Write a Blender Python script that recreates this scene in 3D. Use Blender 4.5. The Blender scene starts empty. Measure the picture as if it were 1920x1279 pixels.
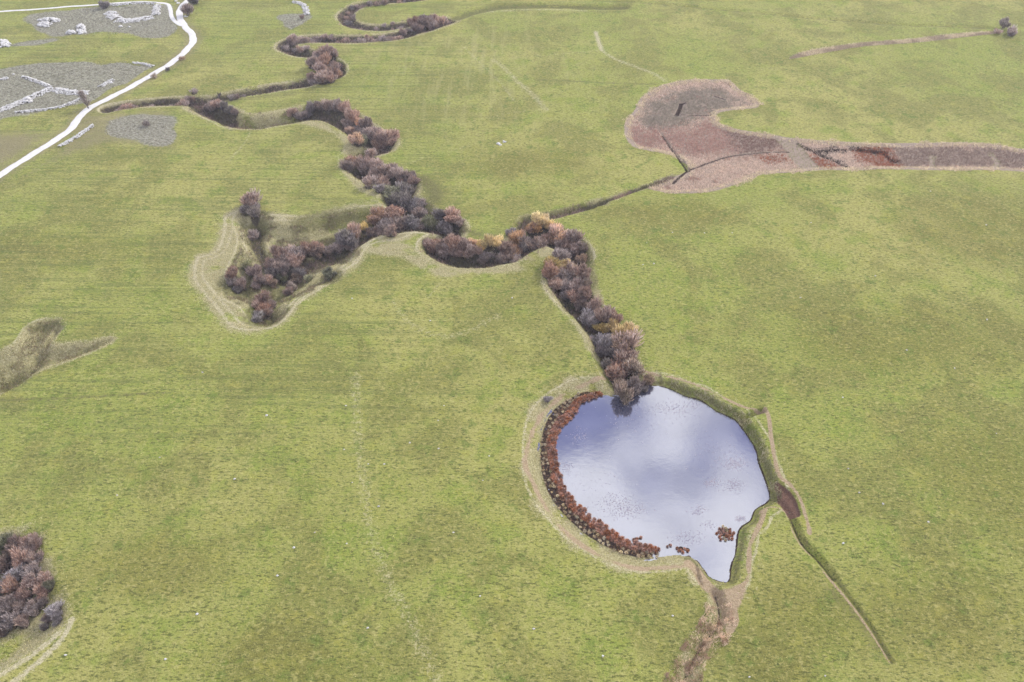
import bpy, math, random
import numpy as np
random.seed(7); RNG = np.random.default_rng(7)
SC = bpy.context.scene; COL = SC.collection

# ------------------------------------------------------------ camera, sky, sun, exposure
CAMH = 120.0; PITCH = math.radians(42.0); FPX = 1493.3
cd = bpy.data.cameras.new("camera"); cd.lens = 28.0; cd.sensor_width = 36.0
cd.clip_start = 1.0; cd.clip_end = 9000.0
cam = bpy.data.objects.new("camera", cd); COL.objects.link(cam)
cam.location = (0, 0, CAMH); cam.rotation_euler = (math.radians(90) - PITCH, 0, 0)
SC.camera = cam
SUN_EL = math.radians(33); SUN_AZ = math.radians(50)      # azimuth: clockwise from +Y (ahead and to the right)
SC.view_settings.view_transform = 'Standard'; SC.view_settings.look = 'None'
SC.view_settings.gamma = 1.0; SC.view_settings.exposure = 1.55

W = bpy.data.worlds.new("World"); SC.world = W; W.use_nodes = True
def world():
    nt = W.node_tree; N = nt.nodes; L = nt.links; N.clear()
    out = N.new('ShaderNodeOutputWorld'); bg = N.new('ShaderNodeBackground'); bg.inputs[1].default_value = 0.1
    sky = N.new('ShaderNodeTexSky'); sky.sky_type = 'NISHITA'; sky.sun_disc = False
    sky.sun_elevation = SUN_EL; sky.sun_rotation = SUN_AZ
    tc = N.new('ShaderNodeTexCoord'); sep = N.new('ShaderNodeSeparateXYZ')
    L.new(tc.outputs['Generated'], sep.inputs[0])
    mx = N.new('ShaderNodeMath'); mx.operation = 'MAXIMUM'; mx.inputs[1].default_value = 0.06
    L.new(sep.outputs[2], mx.inputs[0])
    dx = N.new('ShaderNodeMath'); dx.operation = 'DIVIDE'; dy = N.new('ShaderNodeMath'); dy.operation = 'DIVIDE'
    L.new(sep.outputs[0], dx.inputs[0]); L.new(mx.outputs[0], dx.inputs[1])
    L.new(sep.outputs[1], dy.inputs[0]); L.new(mx.outputs[0], dy.inputs[1])
    cb = N.new('ShaderNodeCombineXYZ'); L.new(dx.outputs[0], cb.inputs[0]); L.new(dy.outputs[0], cb.inputs[1])
    cb.inputs[2].default_value = 3.7
    nz = N.new('ShaderNodeTexNoise'); nz.inputs['Scale'].default_value = 5.2; nz.inputs['Detail'].default_value = 5
    nz.inputs['Roughness'].default_value = 0.5; L.new(cb.outputs[0], nz.inputs['Vector'])
    rp = N.new('ShaderNodeValToRGB'); L.new(nz.outputs['Fac'], rp.inputs[0])
    e = rp.color_ramp.elements
    e[0].position = 0.41; e[0].color = (2.4, 2.6, 4.9, 1)
    e[1].position = 0.60; e[1].color = (11.6, 11.6, 11.6, 1)
    m = e.new(0.5); m.color = (5.6, 5.7, 6.9, 1)
    mixc = N.new('ShaderNodeMix'); mixc.data_type = 'RGBA'; mixc.inputs[0].default_value = 0.88
    L.new(sky.outputs[0], mixc.inputs[6]); L.new(rp.outputs[0], mixc.inputs[7])
    L.new(mixc.outputs[2], bg.inputs[0]); L.new(bg.outputs[0], out.inputs[0])
world()
sd_ = bpy.data.lights.new("sun", 'SUN'); sd_.energy = 1.5; sd_.angle = math.radians(12); sd_.color = (1, 0.965, 0.91)
sun = bpy.data.objects.new("sun", sd_); COL.objects.link(sun)
sun.rotation_euler = (math.radians(90) - SUN_EL, 0, -SUN_AZ + math.pi)   # light comes from azimuth SUN_AZ

# ------------------------------------------------------------ helpers
def lin(r, g, b, k=0.45):
    f = lambda c: ((c/255)/12.92 if c/255 <= 0.04045 else (((c/255)+0.055)/1.055)**2.4)
    return (f(r)*k, f(g)*k, f(b)*k, 1.0)
SP, CP = math.sin(PITCH), math.cos(PITCH)
def U(px, py, z=0.0):
    """photo pixel (1920 wide) -> world x, y on the level z"""
    u = (px-960)/FPX; v = (639.5-py)/FPX
    d = (u, CP+v*SP, -SP+v*CP); t = (z-CAMH)/d[2]
    return (d[0]*t, d[1]*t)
def UP(pts, z=0.0): return np.array([U(p[0], p[1], z) for p in pts])
def catmull(P, n=6, closed=False):
    P = np.asarray(P, float); m = len(P); out = []
    rng_ = range(m) if closed else range(m-1)
    for i in rng_:
        if closed: p0, p1, p2, p3 = P[(i-1) % m], P[i], P[(i+1) % m], P[(i+2) % m]
        else: p0, p1, p2, p3 = P[max(i-1, 0)], P[i], P[i+1], P[min(i+2, m-1)]
        for k in range(n):
            t = k/n
            out.append(0.5*((2*p1)+(-p0+p2)*t+(2*p0-5*p1+4*p2-p3)*t*t+(-p0+3*p1-3*p2+p3)*t**3))
    if not closed: out.append(P[-1])
    return np.array(out)
def seg_dist(X, Y, P, closed, margin):
    """distance to a polyline (world), culled by box"""
    D = np.full(X.shape, margin, float)
    lo = P.min(0)-margin; hi = P.max(0)+margin
    idx = np.nonzero((X > lo[0]) & (X < hi[0]) & (Y > lo[1]) & (Y < hi[1]))[0]
    if len(idx) == 0: return D, idx
    x = X[idx]; y = Y[idx]; d2 = np.full(x.shape, margin*margin, float)
    Q = np.vstack([P, P[:1]]) if closed else P
    for a, b in zip(Q[:-1], Q[1:]):
        l = np.minimum(a, b)-margin; h = np.maximum(a, b)+margin
        s = np.nonzero((x > l[0]) & (x < h[0]) & (y > l[1]) & (y < h[1]))[0]
        if len(s) == 0: continue
        ab = b-a; L2 = max(float(ab@ab), 1e-9)
        t = np.clip(((x[s]-a[0])*ab[0]+(y[s]-a[1])*ab[1])/L2, 0, 1)
        dd = (x[s]-a[0]-t*ab[0])**2+(y[s]-a[1]-t*ab[1])**2
        d2[s] = np.minimum(d2[s], dd)
    D[idx] = np.sqrt(d2); return D, idx
def inside(X, Y, P, idx):
    x = X[idx]; y = Y[idx]; c = np.zeros(x.shape, bool)
    Q = np.roll(P, -1, 0)
    for a, b in zip(P, Q):
        if a[1] == b[1]: continue
        k = ((a[1] > y) != (b[1] > y)) & (x < (b[0]-a[0])*(y-a[1])/(b[1]-a[1])+a[0])
        c ^= k
    r = np.zeros(X.shape, bool); r[idx] = c; return r
def sdf(X, Y, P, margin=8.0):
    """signed distance, negative inside"""
    D, _ = seg_dist(X, Y, P, True, margin)
    lo = P.min(0); hi = P.max(0)
    idx = np.nonzero((X >= lo[0]) & (X <= hi[0]) & (Y >= lo[1]) & (Y <= hi[1]))[0]
    ins = inside(X, Y, P, idx)
    return np.where(ins, -D, D)
def sstep(t): t = np.clip(t, 0, 1); return t*t*(3-2*t)
def vnoise(X, Y, wl, seed=0):
    x = X/wl+seed*17.3; y = Y/wl-seed*9.1
    xi = np.floor(x).astype(np.int64); yi = np.floor(y).astype(np.int64)
    fx = sstep(x-xi); fy = sstep(y-yi)
    def h(a, b):
        n = (a*374761393+b*668265263+seed*974634777) & 0xffffffff
        n = ((n ^ (n >> 13))*1274126177) & 0xffffffff
        return ((n ^ (n >> 16)) & 0xffff)/65535.0
    return (h(xi, yi)*(1-fx)+h(xi+1, yi)*fx)*(1-fy)+(h(xi, yi+1)*(1-fx)+h(xi+1, yi+1)*fx)*fy-0.5

# ------------------------------------------------------------ layout of the place (photo pixels -> ground)
ZW = -1.3
POND = catmull(UP([(1125,741),(1152,745),(1175,745),(1195,732),(1225,725),(1256,731),(1283,744),(1313,752),(1340,771),(1377,789),
    (1397,814),(1414,841),(1421,868),(1430,892),(1441,935),(1414,955),(1405,976),(1384,993),(1378,1030),(1369,1060),
    (1363,1089),(1335,1083),(1320,1066),(1310,1053),(1293,1041),(1262,1041),(1242,1044),(1195,1047),(1148,1032),(1104,1008),
    (1064,974),(1034,937),(1017,897),(1012,850),(1017,808),(1037,769),(1071,745),(1100,734)], ZW), 4, True)
BELT_IN = catmull(UP([(1128,742),(1091,754),(1078,777),(1054,798),(1042,824),(1042,855),(1051,895),(1064,925),(1088,949),(1115,972),(1148,997),(1180,1016),(1215,1024),(1240,1029)], ZW+.1), 8)
BELT_OUT = catmull(UP([(1118,728),(1071,744),(1050,757),(1030,780),(1015,812),(1011,850),(1017,897),(1034,937),(1060,972),(1090,998),(1125,1022),(1160,1038),(1200,1048),(1240,1046)], ZW+.1), 8)
# channels: (points, half width m, depth m, kind)
CH = [
 ([(205,205),(222,201),(260,196),(320,191),(385,188),(412,184),(460,174),(520,163),(570,156),(600,148),(630,140),(634,125),(612,112),(588,103)], 3.0, 1.9),
 ([(600,104),(560,99),(538,90),(545,80),(575,74),(610,74),(650,75),(690,74),(740,68),(785,56),(815,46),(840,38)], 3.9, 1.8),
 ([(805,38),(770,43),(745,48),(720,52),(690,52),(660,46),(646,34),(655,20),(680,9),(720,3),(790,-4)], 3.2, 1.6),
 ([(840,38),(860,30),(893,20),(940,11),(1010,9),(1080,11),(1170,13)], 3.6, 0.8),
 ([(375,197),(398,205),(425,217),(450,226),(500,224),(540,217),(575,211),(615,212),(650,225),(670,240),(700,258),(715,268),(695,278),(672,290),(672,308),(700,325),(745,335),(755,350),(745,368),(765,385),(785,400),(800,415)], 5.0, 2.4),
 ([(545,500),(560,485),(600,470),(640,458),(690,430),(740,420),(800,418),(845,425),(835,445),(815,462),(850,480),(905,482),(955,475),(985,455),(1020,442),(1060,455),(1080,480),(1058,510),(1055,535),(1085,570),(1115,602),(1135,635),(1150,665),(1168,700),(1175,735)], 4.2, 2.3),
 ([(965,455),(975,430),(985,412),(1010,408),(1045,402),(1085,392),(1130,378)], 1.9, 1.1),
 ([(1085,392),(1130,378),(1180,360),(1215,348),(1262,330)], .9, .5),
 ([(475,412),(474,440),(485,460),(500,482),(525,500)], 2.6, 2.4),
 ([(1385,792),(1400,779),(1430,768)], 0.9, 0.9),
 ([(1458,935),(1475,950),(1487,975),(1506,1016),(1536,1048),(1565,1084)], .9, 0.65),
 ([(1344,1112),(1350,1135),(1350,1160),(1330,1190),(1305,1225),(1288,1262),(1270,1300)], 1.5, 0.8),
 ([(104,616),(84,640),(71,654),(52,683),(22,712),(-20,742)], 1.8, 1.4),
 ([(1130,0),(1280,10),(1400,20),(1540,34),(1700,46),(1860,52)], 1.0, 0.5),
 ([(1565,1084),(1589,1116),(1619,1155),(1642,1190),(1672,1240)], .6, .3),
]
CH = [(catmull(UP(p), 5), w, d) for p, w, d in CH]
MUDPATCH = catmull(UP([(1454,902),(1474,914),(1488,929),(1497,948),(1501,966),(1486,968),(1466,950),(1457,925)]), 4, True)
HOLLOW = catmull(UP([(358,480),(372,472),(395,465),(408,440),(410,408),(430,394),(458,385),(500,393),(573,400),(627,389),(690,378),(760,380),(790,400),(790,430),(760,452),(700,462),(672,498),(640,520),(600,545),(559,580),(531,605),(500,618),(465,625),(430,619),(403,591),(375,555),(352,520)]), 5, True)
HBOWL = catmull(UP([(425,500),(440,470),(445,440),(435,412),(455,392),(500,398),(560,415),(620,398),(700,388),(770,395),(790,430),(700,448),(668,492),(640,505),(600,540),(560,560),(540,590),(510,612),(480,608),(450,575),(415,550)]), 5, True)
SINKS = [(476,415,5.5,2.2),(535,508,8,2.2),(440,528,6.5,2.0),(490,587,6.5,2.6),(615,516,5.0,2.0),(20,708,5.5,2.0),(505,535,6,1.2)]
LHOL = catmull(UP([(-60,672),(0,655),(25,645),(45,617),(75,600),(112,597),(116,604),(104,622),(96,640),(130,643),(170,637),(212,630),(216,640),(190,655),(150,672),(100,690),(50,710),(20,726),(-60,750)]), 5, True)
BLHOL = catmull(UP([(-120,990),(0,990),(60,982),(85,1000),(100,1050),(124,1110),(132,1160),(105,1190),(60,1225),(0,1262),(-120,1330)]), 5, True)
MARSH = catmull(UP([(1213,175),(1240,160),(1290,150),(1330,148),(1367,149),(1385,165),(1410,180),(1424,193),(1418,202),(1390,204),(1350,210),(1343,220),(1352,232),(1380,241),(1420,248),(1460,254),(1480,258),(1550,264),(1630,268),(1700,267),(1780,265),(1850,267),(1890,273),(1930,279),(2060,296),(2060,330),(1920,320),(1840,316),(1750,317),(1650,318),(1600,320),(1540,320),(1480,324),(1430,327),(1410,335),(1370,350),(1330,361),(1280,364),(1240,360),(1212,350),(1250,335),(1285,322),(1289,307),(1268,291),(1240,283),(1210,278),(1185,270),(1172,250),(1173,225),(1190,205),(1200,185)]), 3, True)
MARSH2 = catmull(UP([(1480,110),(1497,100),(1530,92),(1600,82),(1700,74),(1760,67),(1850,60),(1868,63),(1780,73),(1700,81),(1620,87),(1560,96),(1510,105)]), 3, True)
M_GREY = UP([(1235,180),(1290,163),(1350,165),(1395,185),(1380,200),(1330,212),(1300,235),(1255,243),(1215,238),(1196,225),(1210,200)])
M_RED = UP([(1180,232),(1215,245),(1265,240),(1340,222),(1370,242),(1420,252),(1470,262),(1478,282),(1400,290),(1350,293),(1300,285),(1265,272),(1200,272),(1178,255)])
M_PLUM = UP([(1372,246),(1470,262),(1478,282),(1392,290),(1380,270)])
M_RUST = [UP([(1520,288),(1545,292),(1582,314),(1560,319),(1530,318),(1512,296)]), UP([(1618,272),(1680,272),(1690,300),(1712,316),(1640,314),(1612,300),(1600,280)]), UP([(1428,292),(1475,286),(1478,300),(1440,305)])]
M_BROWN = UP([(1675,274),(1760,272),(1850,274),(1960,288),(2080,300),(2080,322),(1900,312),(1800,312),(1705,313),(1690,300)])
BLACKS = [([(1497,268),(1520,280),(1550,294),(1590,312)], 1.6), ([(1598,277),(1630,282),(1660,285)], 2.6), ([(1530,282),(1560,280),(1600,279)], 2.0),([(1655,282),(1668,296),(1680,302)], 1.4),
          ([(1242,248),(1256,268),(1268,285),(1280,302),(1290,318)], 0.55), ([(1278,190),(1275,200),(1269,212)], 1.1), ([(1276,190),(1287,191)], .8), ([(1275,212),(1300,214),(1335,214)], .6),
          ([(1262,342),(1290,320),(1330,302),(1370,290),(1430,284),(1480,283)], 0.6), ([(1310,195),(1325,199)], .6), ([(1340,178),(1360,184)], .8), ([(1420,180),(1330,196)], .01)]
BLACKS = [(catmull(UP(p), 4), w) for p, w in BLACKS]
RUTS = [(catmull(UP(p), 4), w) for p, w in [([(1470,255),(1487,275),(1502,296),(1526,322)], 2.8), ([(1860,285),(1872,300),(1868,312)], .8), ([(1750,290),(1748,314)], .8)]]
HEATH = [catmull(UP(p), 3, True) for p in [
 [(62,28),(150,20),(240,13),(312,14),(320,40),(334,56),(300,74),(250,70),(200,62),(150,70),(90,64),(62,50)],
 [(-60,150),(0,133),(60,122),(140,118),(230,120),(296,122),(262,140),(225,158),(178,186),(120,205),(60,213),(-60,225)],
 [(196,238),(250,224),(320,221),(324,270),(292,276),(268,262),(205,257)],
 [(530,30),(575,29),(565,48),(545,60),(532,50)],
 [(-60,85),(0,84),(60,79),(115,76),(60,86),(0,92),(-60,95)]]]
ROAD = catmull(UP([(470,-80),(400,-40),(366,-15),(352,3),(340,15),(337,32),(346,50),(361,67),(361,81),(347,98),(320,120),(290,138),(260,155),(230,172),(200,188),(176,201),(157,214),(143,232),(127,250),(93,272),(50,298),(0,329),(-70,370),(-160,420)]), 6)
LANE = catmull(UP([(-160,30),(-60,26),(0,23),(70,19),(133,14),(187,11),(225,8),(267,6),(305,8),(318,13),(321,28),(328,42),(345,52)]), 6)
PATHS = [  # (points, half width m)
 ([(1200,694),(1215,697),(1262,708),(1296,718),(1347,741),(1397,764),(1437,768)], .35),
 ([(1435,765),(1442,785),(1445,814),(1452,855),(1461,892),(1480,908),(1493,925),(1504,948),(1511,970),(1518,1000)], .42),
 ([(1435,953),(1426,980),(1408,1019),(1404,1054),(1401,1086),(1385,1103),(1364,1117)], .45),
 ([(1425,960),(1437,951),(1462,953),(1476,965),(1482,985),(1500,1020),(1530,1055),(1562,1095),(1600,1140),(1635,1190),(1668,1240)], .22),
 ([(1293,1052),(1310,1072),(1325,1098),(1345,1112)], 1.0),
 ([(1364,1119),(1372,1135),(1378,1160),(1368,1180)], .7),
]
PATHS = [(catmull(UP(p), 5), w) for p, w in PATHS]
DAM = catmull(UP([(1322,1092),(1345,1104),(1370,1102),(1392,1094),(1398,1108),(1386,1138),(1372,1168),(1358,1160),(1352,1130),(1332,1115)]), 4, True)
RING = catmull(UP([(1132,706),(1094,716),(1052,738),(1014,774),(994,820),(985,866),(1000,902),(1020,942),(1046,978),(1079,1010),(1118,1036),(1165,1056),(1214,1064),(1262,1060),(1292,1060)]), 5)
TAN = [(catmull(UP(p), 4), w, s) for p, w, s in [   # worn or bleached grass lines
 ([(1040,103),(1100,98),(1140,94)], .7, .35), ([(925,115),(945,130),(970,155),(1000,180),(1025,205)], 1.4, .38), ([(870,90),(905,125),(940,160),(962,188)], .7, .33),
 ([(930,118),(985,108),(1040,103)], .6, .32), ([(1117,60),(1122,78),(1128,95)], 1.1, .6), ([(1128,95),(1150,110),(1190,125),(1225,138),(1247,152)], 1.1, .45),
 ([(665,700),(668,760),(672,830),(685,930),(695,1000),(730,1090),(770,1170),(820,1279)], 1.4, .29),
 ([(735,565),(775,610),(830,628),(890,615),(935,590)], 1.2, .28), ([(600,640),(560,700),(700,705)], .1, .1),
 ([(425,205),(470,240),(430,300)], .5, .35), ([(740,315),(810,290),(880,272)], .5, .3), ([(865,232),(950,213),(1020,203)], .5, .3),
 ([(845,36),(900,24),(1000,17),(1100,20)], .8, .5), ([(0,1262),(60,1225),(110,1185)], .5, .8), ([(20,1279),(62,1246),(112,1200),(134,1160)], .5, .8),
 ([(800,560),(830,525),(850,500)], .5, .3), ([(640,230),(690,262)], .5, .3), ([(1560,60),(1640,20),(1700,26)], .5,.2)]]
DARK = [(catmull(UP(p), 4), w, s) for p, w, s in [   # dark green growth lines, plus shade painted on far slopes and pits
 ([(-20,735),(20,708),(50,686),(72,664)], 2.0, .7), ([(60,614),(88,607),(108,604)], 1.5, .75), ([(112,656),(150,652),(205,636)], 1.0, .5), ([(455,388),(475,392),(500,398)], 1.4, .8), ([(430,500),(450,492),(470,500)], 1.6, .5),
 ([(-30,752),(110,748),(230,742),(320,738)], .45, .8), ([(1010,152),(1090,153),(1170,156),(1230,158)], .7, .8), ([(850,8),(960,8),(1100,10)], 2.0, .5),
 ([(640,210),(700,225),(830,215),(960,190)], .5, .4), ([(880,60),(1000,58)], 1.0, .3), ([(1500,95),(1580,82),(1680,72)], 2.2, .35),
 ([(570,415),(620,404),(700,398),(700,408)], 3.6, .9), ([(790,335),(815,360),(800,390)], 3.4, .8), ([(560,448),(600,440),(650,425)], 2.4, .9), ([(985,408),(1040,398),(1090,386)], 1.6, .7),
 ([(1130,0),(1280,11),(1400,21),(1540,35),(1700,47),(1865,53)], .9, .9), ([(1040,428),(1075,445),(1100,480),(1108,540)], 1.8, .85), ([(830,405),(880,435),(930,445)], 1.6, .7), ([(1020,560),(1060,620),(1090,650)], 1.2, .3), ([(550,175),(480,182),(430,190)], 2.4, .6), ([(880,625),(900,680)], 1, .2),
 ([(545,20),(700,-5)], .1, .1), ([(1560,1110),(1610,1160),(1650,1220)], 1.4, .6)]]
# bare shrubs: belts listed in order along each belt: (x, y, radius px, colour code)
BELTS = [
("willow thicket climbing from the pond", "bare willows of the thicket above the pond", """
1167,737,21,B 1188,724,18,P 1209,729,9,D 1215,715,11,B 1186,693,18,B 1164,697,27,R 1138,685,14,D 1176,672,19,R 1154,660,16,P 1129,660,14,D 1122,640,18,S 1142,641,14,S
1174,640,23,O 1170,626,19,G 1129,617,13,G 1148,612,12,G 1181,621,13,G 1160,632,12,R 1106,600,19,S 1138,595,18,R 1152,592,13,R 1090,575,14,P 1113,569,17,R 1081,556,19,R 1099,549,17,R
1061,543,19,P 1041,537,17,R 1081,530,17,R 1049,520,19,P 1029,511,15,R 1068,514,17,R 1093,515,14,R 1062,530,14,P 1100,532,10,B 1033,494,13,G 1045,502,9,G 1062,498,12,G 1080,506,10,G 1091,486,12,O
1050,478,15,P 1068,475,15,P 1081,470,14,R 1093,470,10,B 1058,458,17,R 1075,458,14,R 1045,448,16,O"""),
("thicket at the stream bend", "bare willows along the stream bend", """
1026,450,16,O 1028,440,11,G 1012,436,15,G 1000,444,15,O 1007,460,15,P 985,464,16,P 972,453,14,O 959,436,10,S 943,456,12,R 965,471,12,O 953,479,14,R 966,485,13,P 943,488,14,P 930,475,13,G
914,477,12,G 901,481,10,G 889,477,10,O 904,489,9,P 911,465,12,P 875,482,15,P 888,459,15,R 868,453,16,R 850,454,14,R 856,481,15,R 837,479,13,P 818,463,17,R 802,458,13,R 831,468,13,P"""),
("bushes where the two streams join", "bare bushes at the stream junction", """
837,431,17,D 848,420,15,R 860,421,12,P 827,408,12,D 806,417,15,N 814,426,12,N 790,421,12,P 771,421,17,D 752,422,18,P 738,412,16,R 722,422,18,P 708,413,15,O 734,434,14,P 683,425,10,G 697,436,12,P 712,435,12,R"""),
("thicket running into the grassy hollow", "bare bushes in the grassy hollow", """
664,440,16,P 650,454,18,D 634,465,15,P 660,462,12,P 616,470,13,P 640,443,11,P 597,473,14,P 594,463,12,R 575,468,13,R 560,477,15,P 542,474,17,P 522,479,17,R 511,495,15,P 531,497,18,P 554,497,16,R 512,511,12,D 536,512,13,P 560,512,12,D
477,508,13,R 463,499,10,N 437,520,13,R 433,530,10,D 452,533,12,R 445,542,9,D 489,526,11,P 502,525,11,P 514,532,9,B 547,536,11,B 541,546,9,P 531,521,10,N 556,524,9,B 496,563,16,R 482,570,12,R 508,570,11,R 493,579,14,R 485,594,13,D 501,589,11,P
477,406,17,P 468,416,11,D 483,420,12,D 474,443,12,P 616,514,13,N 579,521,8,N 480,536,8,P"""),
("dark bush belt above the junction", "bare bushes of the upper stream belt", """
787,401,13,P 775,388,17,D 790,386,10,P 762,376,18,D 745,378,16,D 734,364,18,N 750,360,20,D 762,362,14,D 712,352,10,D 704,336,15,P 692,342,13,P 727,330,16,P 745,337,14,P 717,340,14,P 767,333,14,R 776,340,12,R 757,343,12,P"""),
("bush belt at the tight bend", "bare bushes of the tight stream bend", """
659,304,15,R 652,313,12,P 680,312,17,P 700,302,16,R 690,322,12,P 697,292,10,P 680,275,13,N 670,282,11,O 708,262,18,R 726,261,16,R 695,256,13,P 714,272,13,P 735,265,9,R 673,250,14,P 661,246,13,P 661,229,14,R 677,238,12,O 688,246,11,P
648,218,13,R 634,214,13,P 650,234,10,P 618,212,12,P 600,211,12,P 583,209,12,P 567,213,11,P 550,217,9,P"""),
("low shrub clumps below the footbridge", "shrubs south of the footbridge", """
390,205,9,P 400,207,10,P 412,209,10,P 424,215,8,D 434,219,9,D 443,224,8,P"""),
("straight ditch east of the white road", "low shrubs in the straight ditch", """
220,203,7,P 229,197,9,R 240,198,7,R 252,197,6,P 266,195,6,B 282,194,6,P 318,192,6,P 333,190,6,P 345,190,8,P 357,189,8,P 368,189,7,P 432,184,6,D 441,182,7,P 455,177,5,D 490,170,5,P 512,166,5,B"""),
("upland clump at the looping stream", "bare bushes of the far clump", """
593,148,13,P 604,143,14,P 618,144,12,R 632,137,11,O 585,155,9,P 600,127,13,R 616,130,13,R 587,118,11,P 606,116,12,R 628,128,10,R 596,108,9,P 610,101,13,R 623,98,11,R 600,96,9,P 588,97,8,P 576,99,7,P 563,99,7,P 552,97,6,D
540,92,7,P 532,90,6,D 543,84,7,P 549,79,8,P 558,76,8,P 570,74,8,P 583,73,8,P 596,75,8,P 609,76,8,P 622,75,7,P 634,74,7,P 648,73,8,P 661,75,8,P 676,74,7,P 691,75,9,P 704,73,9,P 717,71,9,P 731,70,8,P 744,66,9,P 756,63,8,P 768,60,7,D"""),
("russet clump at the far stream loop", "bushes at the far stream loop", """
776,38,11,R 788,33,11,P 803,31,11,R 818,33,10,R 783,52,11,P 796,50,12,P 811,49,12,P 826,45,11,P 834,40,8,P 790,42,9,P"""),
("shrub line at the farthest loop", "low shrubs round the farthest loop", """
750,3,6,P 735,3,6,D 720,4,6,P 706,5,6,P 693,7,6,P 680,9,6,P 668,14,5,P 659,19,6,D 652,26,5,P 648,34,5,P 655,43,7,D 664,44,6,P 676,50,6,P 690,52,5,P 706,52,5,P 722,51,5,P 736,49,5,P 749,47,6,P 765,2,6,D"""),
("wooded pit at the lower left edge", "bare bushes in the lower left pit", """
13,1012,14,N 30,1024,15,R 47,1016,15,R 65,1014,12,R 5,1030,12,N 52,1034,14,R 15,1043,12,B 38,1052,16,R 64,1046,12,P 5,1060,14,R 26,1075,17,S 60,1072,14,P 45,1068,12,S 84,1085,13,R 62,1094,15,R 20,1099,17,R -5,1104,14,S 44,1114,15,R 77,1109,13,R
92,1099,9,N -20,1075,16,R -22,1110,16,P 15,1134,16,P 40,1140,15,P 62,1143,13,P -12,1140,16,P 78,1128,11,P -5,1160,14,P 20,1166,14,P 42,1167,12,P 3,1182,12,P -22,1170,14,P 101,1143,14,S 107,1159,10,S 88,1160,9,P 83,1175,8,D"""),
]
SINGLES = [ # x, y, r, code, label
 (195,9,8,'D',"dark round bush on the verge where the thin far lane meets the long white wall"),
 (352,21,10,'P',"purple-grey bush just right of the white road near the top edge"),
 (361,1,8,'D',"dark bush cut by the top edge beside the white road"),
 (342,109,5,'B',"tiny brown shrub on the right verge of the road's upper curve"),
 (314,130,5,'D',"tiny dark shrub below the road's upper curve"),
 (290,142,5,'B',"tiny dull shrub by the road, closest to the large grey heath"),
 (275,232,7,'D',"small dark bush alone in the little grey heath patch right of the road"),
 (566,32,5,'P',"little purple-grey shrub at the foot of the curved far white wall"),
 (1882,46,9,'D',"dark leafless bush at far right, the left and taller one of a pair"),
 (1898,57,11,'P',"low purple-grey bush at far right, the right one of a pair"),
 (1872,58,7,'P',"smallest bush crouched on the left of the far right pair"),
 (1027,748,8,'S',"small grey shrub alone on the tan bank above the reed belt"),
]
def parse(s):
    r = []
    for t in s.split():
        a = t.split(','); r.append((float(a[0]), float(a[1]), float(a[2]), a[3]))
    return r
BELTS = [(n, g, parse(s)) for n, g, s in BELTS]

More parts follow.
